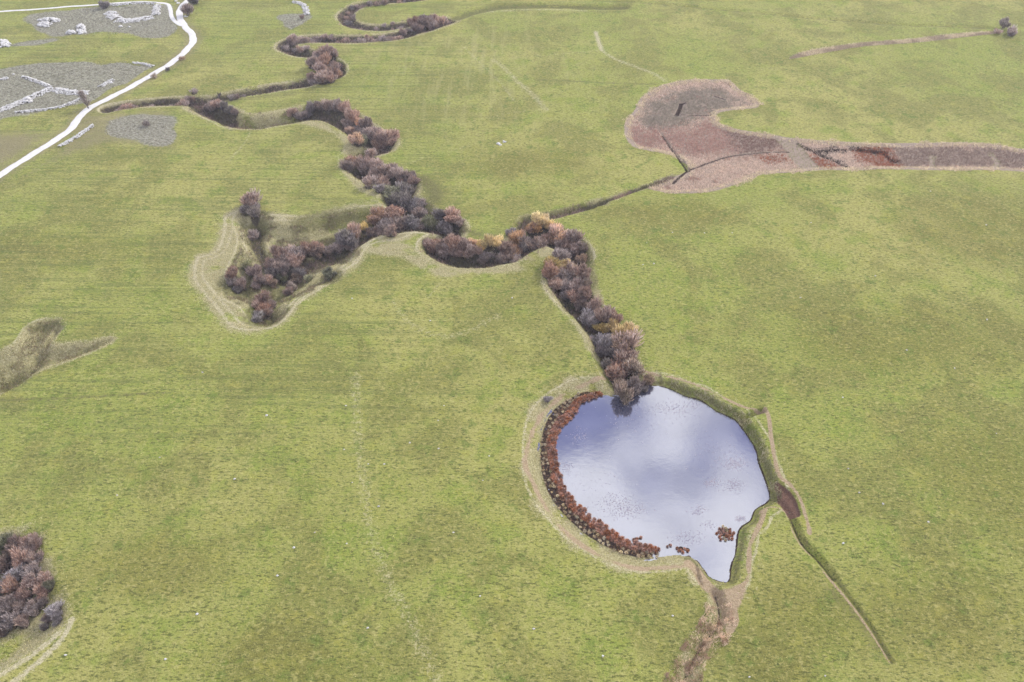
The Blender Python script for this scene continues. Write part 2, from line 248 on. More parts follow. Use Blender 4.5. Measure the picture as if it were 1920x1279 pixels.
# ------------------------------------------------------------ ground height
def height(X, Y, fine=True):
    X = np.asarray(X, float); Y = np.asarray(Y, float)
    z = vnoise(X, Y, 55, 1)*1.1+vnoise(X, Y, 24, 2)*0.45+vnoise(X, Y, 9, 3)*0.16
    near_r = np.minimum(seg_dist(X, Y, ROAD, False, 8)[0], seg_dist(X, Y, LANE, False, 8)[0])
    flat = sstep((near_r-1.8)/3.0)
    carve = np.zeros(X.shape)
    for P, w, d in CH:
        D, idx = seg_dist(X, Y, P, False, w*1.5)
        wob = 1+0.35*vnoise(X, Y, 5, 11)
        carve = np.maximum(carve, d*1.55*(sstep(1.12-D/(w*wob)*0.98)))
    s = sdf(X, Y, HBOWL, 12); carve_b = 3.0*sstep(-s/6.0)+.14*np.sin(np.clip(-s, 0, 9)*2.6)*(s < 0)
    s = sdf(X, Y, LHOL, 8); carve_b = np.maximum(carve_b, 2.2*sstep(-s/3.6))
    s = sdf(X, Y, BLHOL, 10); carve_b = np.maximum(carve_b, 2.2*sstep(-s/5.0))
    s = sdf(X, Y, MUDPATCH, 6); carve_b = np.maximum(carve_b, 0.7*sstep(-s/0.8+.4))
    s = sdf(X, Y, MARSH, 6); carve_b = np.maximum(carve_b, 0.5*sstep(-s/3.0))
    for (px, py, r, d) in SINKS:
        cx, cy = U(px, py); D = np.hypot(X-cx, Y-cy)
        carve_b = carve_b+d*sstep(1.0-D/r)*0.8
    carve = np.maximum(carve, carve_b*0.9+carve*0.35*(carve_b > 0))
    for P, w in BLACKS[4:6]:
        D, _ = seg_dist(X, Y, P, False, w*2); carve = np.maximum(carve, .5+.6*sstep(1.3-D/w)*(D < w*1.3)-.5*(D >= w*1.3))
    pd = sdf(X, Y, POND, 9)
    # levels are all relative to a plain that is made flat round the pond
    pw = sstep(1-pd/9.0); z = z*(1-0.9*pw)
    z = z-carve
    bw = np.where(X < 32, 4.2, 2.0)
    t = sstep(pd/bw)
    zb = ZW*(1-t)+z*t
    z = np.where(pd < bw, np.minimum(zb, np.maximum(z, ZW+0.02)), z)
    zin = ZW-1.0*sstep(-pd/2.0)-0.04
    z = np.where(pd < 0, zin, z)
    cen = .3*BELT_IN+.7*BELT_OUT
    bd, _ = seg_dist(X, Y, cen, False, 5)
    zbelt = ZW+0.05+vnoise(X, Y, .8, 21)*0.12
    z = np.where((pd < 0.2) & (bd < 1.75+vnoise(X, Y, 1.5, 22)*.8) & (np.hypot(X-BEND[0], Y-BEND[1]) > 1.9), np.maximum(z, zbelt), z)
    for (px, py, r) in ISLANDS:
        cx, cy = U(px, py, ZW); D = np.hypot(X-cx, Y-cy)
        z = np.where((pd < 1.2) & (D < r*1.2), np.maximum(z, ZW-.3+.4*sstep(1.3-D/r)), z)
    if fine:
        far = np.clip(140/np.maximum(Y, 60), .3, 1)
        z = z+flat*(vnoise(X, Y, 3.1, 4)*0.09+vnoise(X, Y, 1.1, 5)*0.07*far+vnoise(X, Y, .45, 6)*0.05*far)*np.where(pd < 0, .2, 1)
    return z
BEND = U(1244, 1040, ZW)
ISLANDS = [(1360,999,1.75),(1256,1022,.45),(1277,1029,.8),(1289,1031,.7),(1200,1010,.5),(1192,1011,.6)]

# ------------------------------------------------------------ material helpers
class NT:
    def __init__(s, name):
        s.m = bpy.data.materials.new(name); s.m.use_nodes = True; s.t = s.m.node_tree; s.t.nodes.clear()
        s.out = s.t.nodes.new('ShaderNodeOutputMaterial')
    def n(s, ty, **kw):
        nd = s.t.nodes.new(ty)
        for k, v in kw.items(): setattr(nd, k, v)
        return nd
    def l(s, a, b): s.t.links.new(a, b)
    def val(s, x, sock):
        if isinstance(x, bpy.types.NodeSocket): s.l(x, sock)
        else: sock.default_value = x
    def math(s, op, a, b=0.0, c=0.0):
        nd = s.n('ShaderNodeMath', operation=op); s.val(a, nd.inputs[0]); s.val(b, nd.inputs[1]); s.val(c, nd.inputs[2]); return nd.outputs[0]
    def mix(s, f, a, b, blend='MIX'):
        nd = s.n('ShaderNodeMix', data_type='RGBA', blend_type=blend); s.val(f, nd.inputs[0]); s.val(a, nd.inputs[6]); s.val(b, nd.inputs[7]); return nd.outputs[2]
    def noise(s, vec, scale, detail=3, rough=.55, dist=0.0):
        nd = s.n('ShaderNodeTexNoise'); nd.inputs['Scale'].default_value = scale; nd.inputs['Detail'].default_value = detail
        nd.inputs['Roughness'].default_value = rough; nd.inputs['Distortion'].default_value = dist; s.l(vec, nd.inputs['Vector']); return nd.outputs['Fac']
    def ramp(s, x, lo, hi, a=0.0, b=1.0):
        nd = s.n('ShaderNodeMapRange', interpolation_type='SMOOTHSTEP'); s.val(x, nd.inputs[0])
        for i, v in enumerate((lo, hi, a, b)): nd.inputs[i+1].default_value = v
        return nd.outputs[0]
    def attr(s, name, out='Fac', ty='GEOMETRY'):
        nd = s.n('ShaderNodeAttribute', attribute_name=name, attribute_type=ty); return nd.outputs[out]
    def pos(s): return s.n('ShaderNodeNewGeometry').outputs['Position']
    def mapping(s, vec, rot=0, sc=(1, 1, 1), loc=(0, 0, 0)):
        nd = s.n('ShaderNodeMapping'); s.l(vec, nd.inputs[0]); nd.inputs['Rotation'].default_value = (0, 0, rot); nd.inputs['Scale'].default_value = sc; nd.inputs['Location'].default_value = loc; return nd.outputs[0]
    def bsdf(s, col, rough=.9, spec=.2, normal=None):
        b = s.n('ShaderNodeBsdfPrincipled'); s.val(col, b.inputs['Base Color']); s.val(rough, b.inputs['Roughness']); b.inputs['Specular IOR Level'].default_value = spec
        if normal is not None: s.l(normal, b.inputs['Normal'])
        s.l(b.outputs[0], s.out.inputs[0]); return b
    def bump(s, h, strength=.5, dist=.1):
        nd = s.n('ShaderNodeBump'); nd.inputs['Strength'].default_value = strength; nd.inputs['Distance'].default_value = dist; s.l(h, nd.inputs['Height']); return nd.outputs[0]

def ground_mat():
    g = NT("meadow_ground"); P = g.pos()
    n1 = g.noise(P, .013, 3, .5, .4); n2 = g.noise(P, .05, 4, .6, .5); n3 = g.noise(P, .28, 4, .62); n4 = g.noise(P, 1.3, 4, .65); n5 = g.noise(P, 4.2, 3, .7)
    Pf = g.mapping(P, .12, (.45, 1.15, 1)); n6 = g.noise(Pf, 2.4, 3, .7); nb = g.noise(g.mapping(P, 0, (1, 1, 1), (91, 33, 0)), .11, 4, .6)
    A = lin(168, 176, 84); B = lin(192, 187, 106); C = lin(152, 170, 68); D = lin(148, 146, 76)
    col = g.mix(g.ramp(g.math('ADD', n1, g.math('MULTIPLY', g.math('SUBTRACT', n3, .5), .5)), .38, .62), A, B)
    col = g.mix(g.math('MULTIPLY', g.ramp(nb, .50, .62), .7), col, C)
    col = g.mix(g.math('MULTIPLY', g.ramp(n2, .47, .58), .75), col, D)
    col = g.mix(g.math('MULTIPLY', g.attr('olive'), .65), col, lin(138, 132, 62))
    col = g.mix(g.math('MULTIPLY', g.ramp(n3, .53, .70), .75), col, lin(112, 138, 50)); col = g.mix(g.math('MULTIPLY', g.ramp(n3, .46, .30), .5), col, lin(196, 188, 92))
    col = g.mix(g.math('MULTIPLY', g.ramp(n4, .50, .66), .55), col, lin(212, 202, 128))
    col = g.mix(g.math('MULTIPLY', g.ramp(n6, .50, .36), .85), col, lin(96, 102, 44))
    col = g.mix(g.math('MULTIPLY', g.ramp(n5, .46, .32), .7), col, lin(108, 116, 54)); col = g.mix(g.math('MULTIPLY', g.ramp(n5, .54, .68), .5), col, lin(210, 202, 130))
    # long mowing bands to the left
    st = g.noise(g.mapping(P, -.10, (.03, .75, 1)), 1.0, 6, .72, .8)
    stm = g.math('MULTIPLY', g.attr("stripes"), g.ramp(st, .52, .38)); col = g.mix(g.math('MULTIPLY', stm, .52), col, lin(120, 128, 70))
    stm = g.math('MULTIPLY', g.attr("stripes"), g.ramp(st, .54, .68)); col = g.mix(g.math('MULTIPLY', stm, .45), col, lin(190, 192, 112))
    s2 = g.noise(g.mapping(P, .38, (.4, .03, 1)), 1.0, 4, .66, .5)
    col = g.mix(g.math('MULTIPLY', g.math('MULTIPLY', g.attr("fan"), g.ramp(s2, .50, .66)), .4), col, lin(196, 190, 126))
    jit = g.math('ADD', g.math('MULTIPLY', g.math('SUBTRACT', n4, .5), .9), g.math('MULTIPLY', g.math('SUBTRACT', n5, .5), .9))
    def layer(col, name, c, lo=.35, hi=.65, k=1.0, amt=1.0):
        m = g.math('ADD', g.attr(name), g.math('MULTIPLY', jit, k)); m = g.ramp(m, lo, hi)
        m = g.math('MULTIPLY', m, g.ramp(g.attr(name), .01, .12))
        if amt != 1.0: m = g.math('MULTIPLY', m, amt)
        return g.mix(m, col, c)
    var = lambda a, b, n=n5, lo=.36, hi=.64: g.mix(g.ramp(n, lo, hi), a, b)
    col = layer(col, "brown", var(lin(146, 134, 104), lin(172, 160, 120)), .3, .9, 1.0, .8)
    col = layer(col, "heath", g.mix(g.ramp(n6, .40, .60), lin(118, 114, 98), lin(190, 186, 166)), .3, .6, 1.1, .9)
    col = layer(col, "rank", g.mix(g.ramp(n5, .34, .66), lin(156, 146, 98), lin(216, 206, 158)), .3, .75, .9, .95)
    col = layer(col, "tan", var(lin(196, 184, 140), lin(236, 226, 188)), .2, .7, .9, .9)
    col = layer(col, "dgreen_shade", var(lin(88, 90, 46), lin(150, 144, 92)), .35, .75, 1.5, .85)  # dark green growth, with slope and pit shade painted into the same colour
    col = layer(col, "litter_shade", var(lin(70, 62, 50), lin(116, 104, 84)), .3, .7, .7)  # leaf litter under bushes; along the channels also painted slope shade
    col = layer(col, "marsh", var(lin(160, 140, 122), lin(206, 186, 164)), .40, .60, .5)
    col = layer(col, "path", var(lin(176, 150, 118), lin(210, 186, 152)), .35, .65, .6, .95)
    col = layer(col, "mud", var(lin(48, 38, 32), lin(84, 64, 52)), .35, .65, .5)
    col = layer(col, "brownmud", var(lin(104, 76, 62), lin(140, 108, 90)), .35, .65, .5)
    # cow pats and flowers: pinpoint dots
    vo = g.n('ShaderNodeTexVoronoi'); vo.inputs['Scale'].default_value = .55; g.l(P, vo.inputs['Vector'])
    dot = g.math('MULTIPLY', g.math('LESS_THAN', vo.outputs['Distance'], .10), g.math('GREATER_THAN', n3, .56)); col = g.mix(g.math('MULTIPLY', dot, .7), col, lin(78, 86, 44))
    h = g.math('ADD', g.math('MULTIPLY', n5, .5), g.math('ADD', n4, g.math('MULTIPLY', n6, .6)))
    g.bsdf(col, .95, .1, g.bump(h, .9, .4)); return g.m

def simple_mat(name, c1, c2, scale=3.0, rough=.9, bump=.4, spec=.2, lo=.35, hi=.65):
    g = NT(name); P = g.pos(); n = g.noise(P, scale, 5, .6); f = g.noise(P, scale*7, 3, .6)
    col = g.mix(g.ramp(n, lo, hi), c1, c2); col = g.mix(g.math('MULTIPLY', g.ramp(f, .55, .75), .4), col, (c1[0]*.6, c1[1]*.6, c1[2]*.6, 1))
    g.bsdf(col, rough, spec, g.bump(g.math('ADD', n, f), bump, .08)); return g.m
def twig_mat(name, ca, cb, cc, leaf=False):
    """ca: bark, cb: twig colour, cc: second twig colour found on some boughs"""
    g = NT(name); oi = g.n('ShaderNodeObjectInfo'); rnd = oi.outputs['Random']
    tone = g.attr("tone"); lobe = g.attr("lobe")
    k = g.ramp(g.math('ADD', lobe, g.math('MULTIPLY', g.math('SUBTRACT', rnd, .5), .7)), .35, .75)
    col = g.mix(k, cb, cc); col = g.mix(g.math('MULTIPLY', g.ramp(tone, .40, .75), .9), col, (ca[0]*.55, ca[1]*.55, ca[2]*.55, 1)); col = g.mix(g.math('MULTIPLY', g.ramp(tone, .25, .05), .45), col, (.5, .44, .40, 1))
    hsv = g.n('ShaderNodeHueSaturation'); g.l(col, hsv.inputs['Color']); g.l(g.math('ADD', .72, g.math('MULTIPLY', g.math('FRACT', g.math('MULTIPLY', rnd, 7.31)), .6)), hsv.inputs['Value'])
    g.l(g.math('ADD', .80, g.math('MULTIPLY', g.math('FRACT', g.math('MULTIPLY', rnd, 13.7)), .4)), hsv.inputs['Saturation'])
    b = g.n('ShaderNodeBsdfDiffuse'); g.l(hsv.outputs[0], b.inputs[0]); t = g.n('ShaderNodeBsdfTranslucent'); g.l(hsv.outputs[0], t.inputs[0])
    mx = g.n('ShaderNodeMixShader'); mx.inputs[0].default_value = .42; g.l(b.outputs[0], mx.inputs[1]); g.l(t.outputs[0], mx.inputs[2]); g.l(mx.outputs[0], g.out.inputs[0]); return g.m
def blade_mat(name):
    g = NT(name); c = g.attr("col", 'Color'); n = g.noise(g.pos(), 1.2, 3)
    c = g.mix(g.ramp(n, .3, .7, 0, .35), c, lin(120, 110, 90))
    b = g.n('ShaderNodeBsdfDiffuse'); g.l(c, b.inputs[0]); t = g.n('ShaderNodeBsdfTranslucent'); g.l(c, t.inputs[0])
    mx = g.n('ShaderNodeMixShader'); mx.inputs[0].default_value = .4; g.l(b.outputs[0], mx.inputs[1]); g.l(t.outputs[0], mx.inputs[2]); g.l(mx.outputs[0], g.out.inputs[0]); return g.m
def water_mat():
    g = NT("pond_water"); P = g.pos()
    n = g.noise(P, .9, 3, .5); f = g.noise(P, .12, 3, .5)
    base = g.mix(g.ramp(f, .35, .65), lin(70, 72, 92), lin(92, 94, 112))
    d = g.n('ShaderNodeBsdfDiffuse'); g.l(base, d.inputs[0]); gl = g.n('ShaderNodeBsdfGlossy'); gl.inputs['Roughness'].default_value = .05; gl.inputs['Color'].default_value = (.90, .90, .95, 1)
    bp = g.bump(g.math('ADD', n, g.math('MULTIPLY', g.noise(g.mapping(P, .3, (1.2, 4.5, 1)), 1.0, 3, .6), .5)), .10, .05); g.l(bp, gl.inputs['Normal'])
    mx = g.n('ShaderNodeMixShader'); mx.inputs[0].default_value = .215; g.l(d.outputs[0], mx.inputs[1]); g.l(gl.outputs[0], mx.inputs[2]); g.l(mx.outputs[0], g.out.inputs[0]); return g.m

MAT_G = ground_mat(); MAT_W = water_mat()
MAT_ROAD = simple_mat("limestone_gravel", lin(238, 234, 226), lin(255, 252, 246), 1.2, .95, .2)
MAT_STONE = simple_mat("pale_limestone", lin(222, 218, 210), lin(255, 252, 246), .8, .9, .5)
MAT_PLANK = simple_mat("weathered_plank", lin(58, 48, 42), lin(84, 72, 62), 2, .9, .3)
MAT_BLADE = blade_mat("dry_grass_blades")
T = lambda r, g, b: lin(r, g*1.0, b*.95, .98)
TW = {
 'P': twig_mat("purple_grey_twigs", T(140, 122, 120), T(172, 157, 156), T(178, 154, 144)),
 'D': twig_mat("dark_grey_twigs", T(118, 110, 108), T(146, 136, 142), T(160, 150, 144)),
 'R': twig_mat("russet_twigs", T(148, 120, 114), T(184, 152, 138), T(176, 154, 146)),
 'G': twig_mat("golden_twigs", T(190, 168, 128), T(230, 208, 150), T(216, 190, 148)),
 'O': twig_mat("orange_brown_twigs", T(168, 142, 122), T(224, 182, 144), T(200, 168, 158)),
 'S': twig_mat("silvery_grey_twigs", T(150, 142, 142), T(192, 184, 192), T(176, 164, 170)),
 'N': twig_mat("grey_green_twigs", T(120, 120, 92), T(158, 158, 122), T(152, 148, 124)),
 'B': twig_mat("dull_brown_twigs", T(126, 112, 100), T(168, 150, 136), T(156, 134, 124)),
}
MAT_BARK = simple_mat("grey_bark", lin(84, 74, 70), lin(120, 108, 102), 3, .9, .4)
TUS = {'russet': twig_mat("russet_sedge", T(140, 100, 80), T(190, 134, 108), T(164, 110, 86)),
       'pale': twig_mat("pale_sedge", T(160, 142, 116), T(226, 212, 182), T(204, 182, 152))}

def mesh_np(name, V, F, mats, attrs=(), smooth=False):
    me = bpy.data.meshes.new(name); V = np.asarray(V, np.float32); F = np.asarray(F, np.int32)
    k = F.shape[1]; me.vertices.add(len(V)); me.vertices.foreach_set('co', V.ravel())
    me.loops.add(F.size); me.loops.foreach_set('vertex_index', F.ravel())
    me.polygons.add(len(F)); me.polygons.foreach_set('loop_start', np.arange(0, F.size, k, dtype=np.int32)); me.polygons.foreach_set('loop_total', np.full(len(F), k, np.int32))
    for m in mats: me.materials.append(m)
    for nm, ty, arr in attrs:
        a = me.attributes.new(nm, ty, 'POINT')
        a.data.foreach_set('color' if ty == 'FLOAT_COLOR' else 'value', np.asarray(arr, np.float32).ravel())
    me.update(calc_edges=True)
    if smooth: me.polygons.foreach_set('use_smooth', np.ones(len(F), bool))
    return me
def tag(o, label=None, cat=None, group=None, kind=None):
    for k, v in (('label', label), ('category', cat), ('group', group), ('kind', kind)):
        if v: o[k] = v
    return o
def link(name, data, loc=(0, 0, 0), rz=0, sc=(1, 1, 1), parent=None):
    o = bpy.data.objects.new(name, data); COL.objects.link(o); o.location = loc; o.rotation_euler = (0, 0, rz); o.scale = sc
    if parent: o.parent = parent
    return o

# ------------------------------------------------------------ the ground, one sheet to the horizon
FOOT = {}
def foot(px, py, r):
    k = (px, py)
    if k not in FOOT:
        x, y = U(px, py)
        for _ in range(3):
            gz = float(height(np.array([x]), np.array([y]), False)[0]); R = R_(r, x, y); x, y = U(px, py, gz+.7*R)
        FOOT[k] = ((x, y), float(height(np.array([x]), np.array([y]), False)[0]))
    return FOOT[k]
def R_(r, x, y): return r/FPX*math.sqrt(x*x*.25+y*y+CAMH*CAMH)
def masks(X, Y):
    R = {}
    def lm(P, w, soft=.8):
        D, _ = seg_dist(X, Y, P, False, w+soft*2.5); return np.clip(.5-(D-w)/(2*soft), 0, 1)
    def pm(P, soft=1.0):
        return np.clip(.5-sdf(X, Y, P, soft*3)/(2*soft), 0, 1)
    mx = np.maximum
    rank = pm(HOLLOW, 2.0)
    for i, (P, w, d) in enumerate(CH):
        if i in (3, 9, 10, 13, 14): continue
        rank = mx(rank, lm(P, w+(1.2 if w > 2 else .5), 1.2)*(.85))
    rank = mx(rank, lm(catmull(UP([(640,430),(700,462),(760,470),(800,490),(830,505),(900,500),(960,498),(1010,480),(1030,470)]), 4), 3.0, 1.6))
    rank = mx(rank, lm(catmull(UP([(500,222),(560,225),(630,245),(655,270),(640,300),(660,330),(690,360),(720,385)]), 4), 2.0, 1.4)*.8)
    rank = mx(rank, pm(LHOL, 1.0)); rank = mx(rank, pm(BLHOL, 1.6)*.8)
    rank = mx(rank, lm(catmull(UP([(1085,440),(1105,490),(1115,540),(1135,590),(1165,630)]), 4), 1.2, 1.0)*.8)
    pd = sdf(X, Y, POND, 9); ring = np.clip(1.0-(pd-2.6+vnoise(X, Y, 3, 93)*2.2)/2.8, 0, 1)*(pd > -1)*np.where(X < 33, 1, .55)*(Y < 205)
    rank = mx(rank, np.where(X > 44, ring*.5, ring*.85)); R['rank'] = rank*np.clip(.92+1.1*vnoise(X, Y, 5, 94)+.7*vnoise(X, Y, 1.8, 95), 0, 1)
    hd = pm(HOLLOW, 2)
    dg = np.zeros(X.shape)
    for P, w, d in CH[:9]: dg = mx(dg, lm(P, w*.72, 1.0)*.75)  # green channel beds, spread up the slopes as painted shade
    for P, w, s in DARK: dg = mx(dg, lm(P, w, w*.7+.3)*s)
    for (px, py, r, d) in SINKS:
        cx, cy = U(px, py); dg = mx(dg, sstep(1.2-np.hypot(X-cx, Y-cy)/r)*.9)  # pit floors darkened in colour to paint their depth shade
    dg = mx(dg, np.clip(1-np.abs(pd-1.0)/1.3, 0, 1)*(X > 30)*.75)
    lh = sdf(X, Y, LHOL, 8); dg = mx(dg, sstep((-lh-1.6)/3)*.5); R['dgreen_shade'] = dg  # left hollow darkens toward its floor, shade painted for relief
    tan = np.zeros(X.shape)
    dg = mx(dg, lm(CH[14][0], .5, .5)*.6); R['dgreen_shade'] = dg
    for P, w, s in TAN: tan = mx(tan, lm(P, w, w*.5+.25)*s)
    for i, (P, w, d) in enumerate(CH):
        if w < 2.3 or i == 3: continue
        D, _ = seg_dist(X, Y, P, False, w+4); tan = mx(tan, np.clip(1-np.abs(D-w*1.12)/.75, 0, 1)*(.45+.7*vnoise(X, Y, 9, 64)))
    sh = sdf(X, Y, HOLLOW, 12); tan = mx(tan, (.5+.5*np.sin(sh*3.1+vnoise(X, Y, 6, 61)*3))*np.clip(1-np.abs(sh+2.4)/3.2, 0, 1)*.8)
    tan = mx(tan, np.clip(1-np.abs(sdf(X, Y, HBOWL, 4)-.1)/.6, 0, 1)*.7)
    tan = mx(tan, (.5+.5*np.sin(pd*4.2+vnoise(X, Y, 5, 62)*2))*np.clip(1-np.abs(pd-3.2)/2.6, 0, 1)*.55*(X < 62))
    tan = mx(tan, np.clip(1-np.abs(lh)/.7, 0, 1)*(.4+.8*vnoise(X, Y, 4, 98)))
    R['tan'] = tan
    p = lm(RING, .6, .7)*np.clip(.85+vnoise(X, Y, 3, 96)*1.0, 0, 1)
    for P, w in PATHS: p = mx(p, lm(P, w, .28)*np.clip(.9+vnoise(X, Y, 2.5, 97)*1.1, 0, 1))
    R['path'] = mx(p, pm(DAM, .7)*.95)
    mud = np.clip(.5-(pd+.15)/.7, 0, 1)
    for P, w in BLACKS: mud = mx(mud, lm(P, w*(.45 if w > 1.3 else .7), .3)*(.0 if w < .1 else .8))
    for i in (9, 10, 11): mud = mx(mud, lm(CH[i][0], .22, .3)*.75)
    mud = mx(mud, lm(CH[12][0], .3, .5)*.6)
    mud = mx(mud, np.clip(1-np.abs(pd-.15)/.4, 0, 1)*(X > 30)*.9)
    R['mud'] = mud; R['brownmud'] = pm(MUDPATCH, .35)
    h = np.zeros(X.shape)
    for P in HEATH: h = mx(h, np.clip(.5-(sdf(X, Y, P, 9)+vnoise(X, Y, 7, 65)*5)/3.4, 0, 1))
    R['heath'] = h
    R['brown'] = mx(pm(UP([(-60,250),(110,245),(60,285),(0,320),(-60,350)]), 6)*.9, mx(lm(ROAD, 4.2, 3)*.75, pm(UP([(150,215),(330,205),(335,285),(200,275),(120,300),(0,360),(100,290)]), 4)*.7))
    R['marsh'] = mx(pm(MARSH, 1.2), pm(MARSH2, 1.0)*.95)
    R['stripes'] = sstep((-X+20)/60)*np.clip((Y-60)/60, .15, 1); c = U(880, 130)
    R['fan'] = sstep(1.15-np.hypot((X-c[0])/60, (Y-c[1])/60))
    ol = np.zeros(X.shape)
    for (px, py, rx, ry) in [(1840,430,26,20),(1700,640,30,16),(1860,900,20,20),(1500,1150,12,10),(300,1060,14,8),(520,1240,16,8),(1450,1240,10,8),(1250,400,20,8),(60,470,30,10),(1780,1150,16,12),(980,300,25,10)]:
        c = U(px, py); ol = mx(ol, sstep(1.3-np.hypot((X-c[0])/rx, (Y-c[1])/ry)+vnoise(X, Y, 9, 71)*.5))
    R['olive'] = ol
    lit = np.zeros(X.shape)
    for i in (0, 1, 2, 4, 5, 6, 8):
        P, w, d = CH[i]; lit = mx(lit, lm(P, w*(1.0 if i < 3 else .6), .8)*(.72+.5*vnoise(X, Y, 4, 63)))  # litter brown widened over the channel slopes, painting the far side's shade
    for n, g, L in BELTS:
        for (px, py, r, k) in L:
            c, _z = foot(px, py, r); rr = r/FPX*math.hypot(CAMH, c[1])
            s = (np.abs(X-c[0]) < rr*1.6) & (np.abs(Y-c[1]) < rr*1.6); i = np.nonzero(s)[0]
            if len(i): lit[i] = mx(lit[i], sstep(1.3-np.hypot(X[i]-c[0], Y[i]-c[1])/rr))
    bed = lm(catmull(UP([(462,223),(500,225),(538,219)]), 4), 4.5, 1.5); R['litter_shade'] = lit*(1-bed); R['dgreen_shade'] = R['dgreen_shade']*(1-bed*.8)
    return R
def build_ground():
    dep = np.linspace(math.atan2(CAMH, 44), math.atan2(CAMH, 430), 760)
    ys = CAMH/np.tan(dep); ys = np.concatenate([np.array([-600, -200, -60, 0, 25]), ys, 430*np.geomspace(1.012, 18, 60)])
    s = np.linspace(-1, 1, 1080); s = np.concatenate([[-8, -4, -2.2, -1.5, -1.2], s, [1.2, 1.5, 2.2, 4, 8]])
    hw = .78*np.hypot(np.maximum(ys, 25), CAMH)*.9
    X = (s[None, :]*hw[:, None]); Y = np.repeat(ys[:, None], len(s), 1)
    X = X.ravel(); Y = Y.ravel(); Z = height(X, Y)
    far = sstep((np.hypot(X, Y)-700)/3000); Z = Z+far*(vnoise(X, Y, 700, 9)+.3)*20*far
    nr, nc = len(ys), len(s); i = np.arange(nr*nc).reshape(nr, nc)
    F = np.stack([i[:-1, :-1], i[:-1, 1:], i[1:, 1:], i[1:, :-1]], -1).reshape(-1, 4)
    M = masks(X, Y)
    me = mesh_np("meadow_ground", np.stack([X, Y, Z], 1), F, [MAT_G], [(k, 'FLOAT', v) for k, v in M.items()], True)
    tag(link("meadow_ground", me), kind='structure')
build_ground()
# pond
P2 = POND+0
c = P2.mean(0); out_ = P2+(P2-c)/np.linalg.norm(P2-c, axis=1)[:, None]*.7
V = np.vstack([np.column_stack([out_, np.full(len(out_), ZW)]), [[c[0], c[1], ZW]]]); n = len(out_)
F = [[i, (i+1) % n, n] for i in range(n)]
tag(link("pond_water", mesh_np("pond_water", V, F, [MAT_W])), kind='structure')

def ribbon(name, P, w, mat, lift=.09):
    T = np.gradient(P, axis=0); T /= np.linalg.norm(T, axis=1)[:, None]; Nn = np.column_stack([-T[:, 1], T[:, 0]])
    # resample finer
    V = []; F = []; offs = [-1, -.6, 0, .6, 1]
    for i in range(len(P)):
        for j, o in enumerate(offs):
            ww = w*(1+.12*math.sin(i*.9+j)+.06*math.sin(i*2.3)); q = P[i]+Nn[i]*o*ww; V.append((q[0], q[1]))
    V = np.array(V); Z = height(V[:, 0], V[:, 1], False)+lift+np.tile([-.07, .02, .04, .02, -.07], len(P))
    k = len(offs); F = [[i*k+j, i*k+j+1, (i+1)*k+j+1, (i+1)*k+j] for i in range(len(P)-1) for j in range(k-1)]
    me = mesh_np(name, np.column_stack([V, Z]), F, [mat], (), True); return tag(link(name, me), kind='structure')
def dens(P, step):
    d = np.r_[0, np.cumsum(np.linalg.norm(np.diff(P, axis=0), axis=1))]; t = np.arange(0, d[-1], step)
    return np.column_stack([np.interp(t, d, P[:, 0]), np.interp(t, d, P[:, 1])])
ribbon("gravel_road", dens(ROAD, 1.5), 1.3, MAT_ROAD)
ribbon("gravel_lane", dens(LANE, 1.5), .8, MAT_ROAD, .10)

# ------------------------------------------------------------ shrubs
def crown_mesh(seed, ntw, mat, tall=1.0, stems=False):
    r = np.random.default_rng(seed); K = 11
    th = r.uniform(0, 2*np.pi, K); el = np.arcsin(r.uniform(.12, 1, K)); rad = r.uniform(.35, .78, K)
    cen = np.column_stack([np.cos(th)*np.cos(el)*rad, np.sin(th)*np.cos(el)*rad, .42+np.sin(el)*rad*1.05*tall])
    cen[0] = (0, 0, .75*tall); lr = r.uniform(.20, .46, K); lt = r.uniform(0, 1, K)
    k = r.integers(0, K, ntw); d = r.normal(size=(ntw, 3)); d /= np.linalg.norm(d, axis=1)[:, None]; d[:, 2] = d[:, 2]*.9+.18
    end = cen[k]+d*lr[k][:, None]*(.66+.80*r.uniform(0, 1, ntw)**2.0)[:, None]
    end[:, 2] = np.maximum(end[:, 2], .05)
    dirv = end-np.array([0, 0, -.25]); dirv /= np.linalg.norm(dirv, axis=1)[:, None]
    dirv = dirv*.7+d*.6+r.normal(size=(ntw, 3))*.28+np.array([0, 0, .55]); dirv /= np.linalg.norm(dirv, axis=1)[:, None]
    ln = r.uniform(.20, .46, ntw)[:, None]; st = end-dirv*ln
    side = np.cross(dirv, r.normal(size=(ntw, 3))); side /= np.linalg.norm(side, axis=1)[:, None]
    w = r.uniform(.014, .038, ntw)[:, None]
    V = np.stack([st-side*w*.6, st+side*w*.6, end+side*w, end-side*w*.25], 1).reshape(-1, 3)
    F = np.arange(ntw*4).reshape(-1, 4)
    tone = np.repeat(r.uniform(0, 1, ntw), 4); lobe = np.repeat(np.clip(lt[k]+r.normal(size=ntw)*.12, 0, 1), 4)
    me = mesh_np("crown", V, F, [mat], [("tone", 'FLOAT', tone), ("lobe", 'FLOAT', lobe)])
    # stems
    SV = []; SF = []
    for c in cen:
        b0 = np.array([r.uniform(-.08, .08), r.uniform(-.08, .08), -.15]); mid = b0*.5+c*.5+r.normal(size=3)*.05
        pts = [b0, mid, c]; rr = [.035, .022, .008]; base = len(SV)
        for p, q in zip(pts, rr):
            for a in range(4): SV.append((p[0]+q*math.cos(a*1.571), p[1]+q*math.sin(a*1.571), p[2]))
        for s_ in range(2):
            for a in range(4): SF.append([base+s_*4+a, base+s_*4+(a+1) % 4, base+s_*4+4+(a+1) % 4, base+s_*4+4+a])
    return me, mesh_np("stems", SV, SF, [MAT_BARK])
NVAR = 5
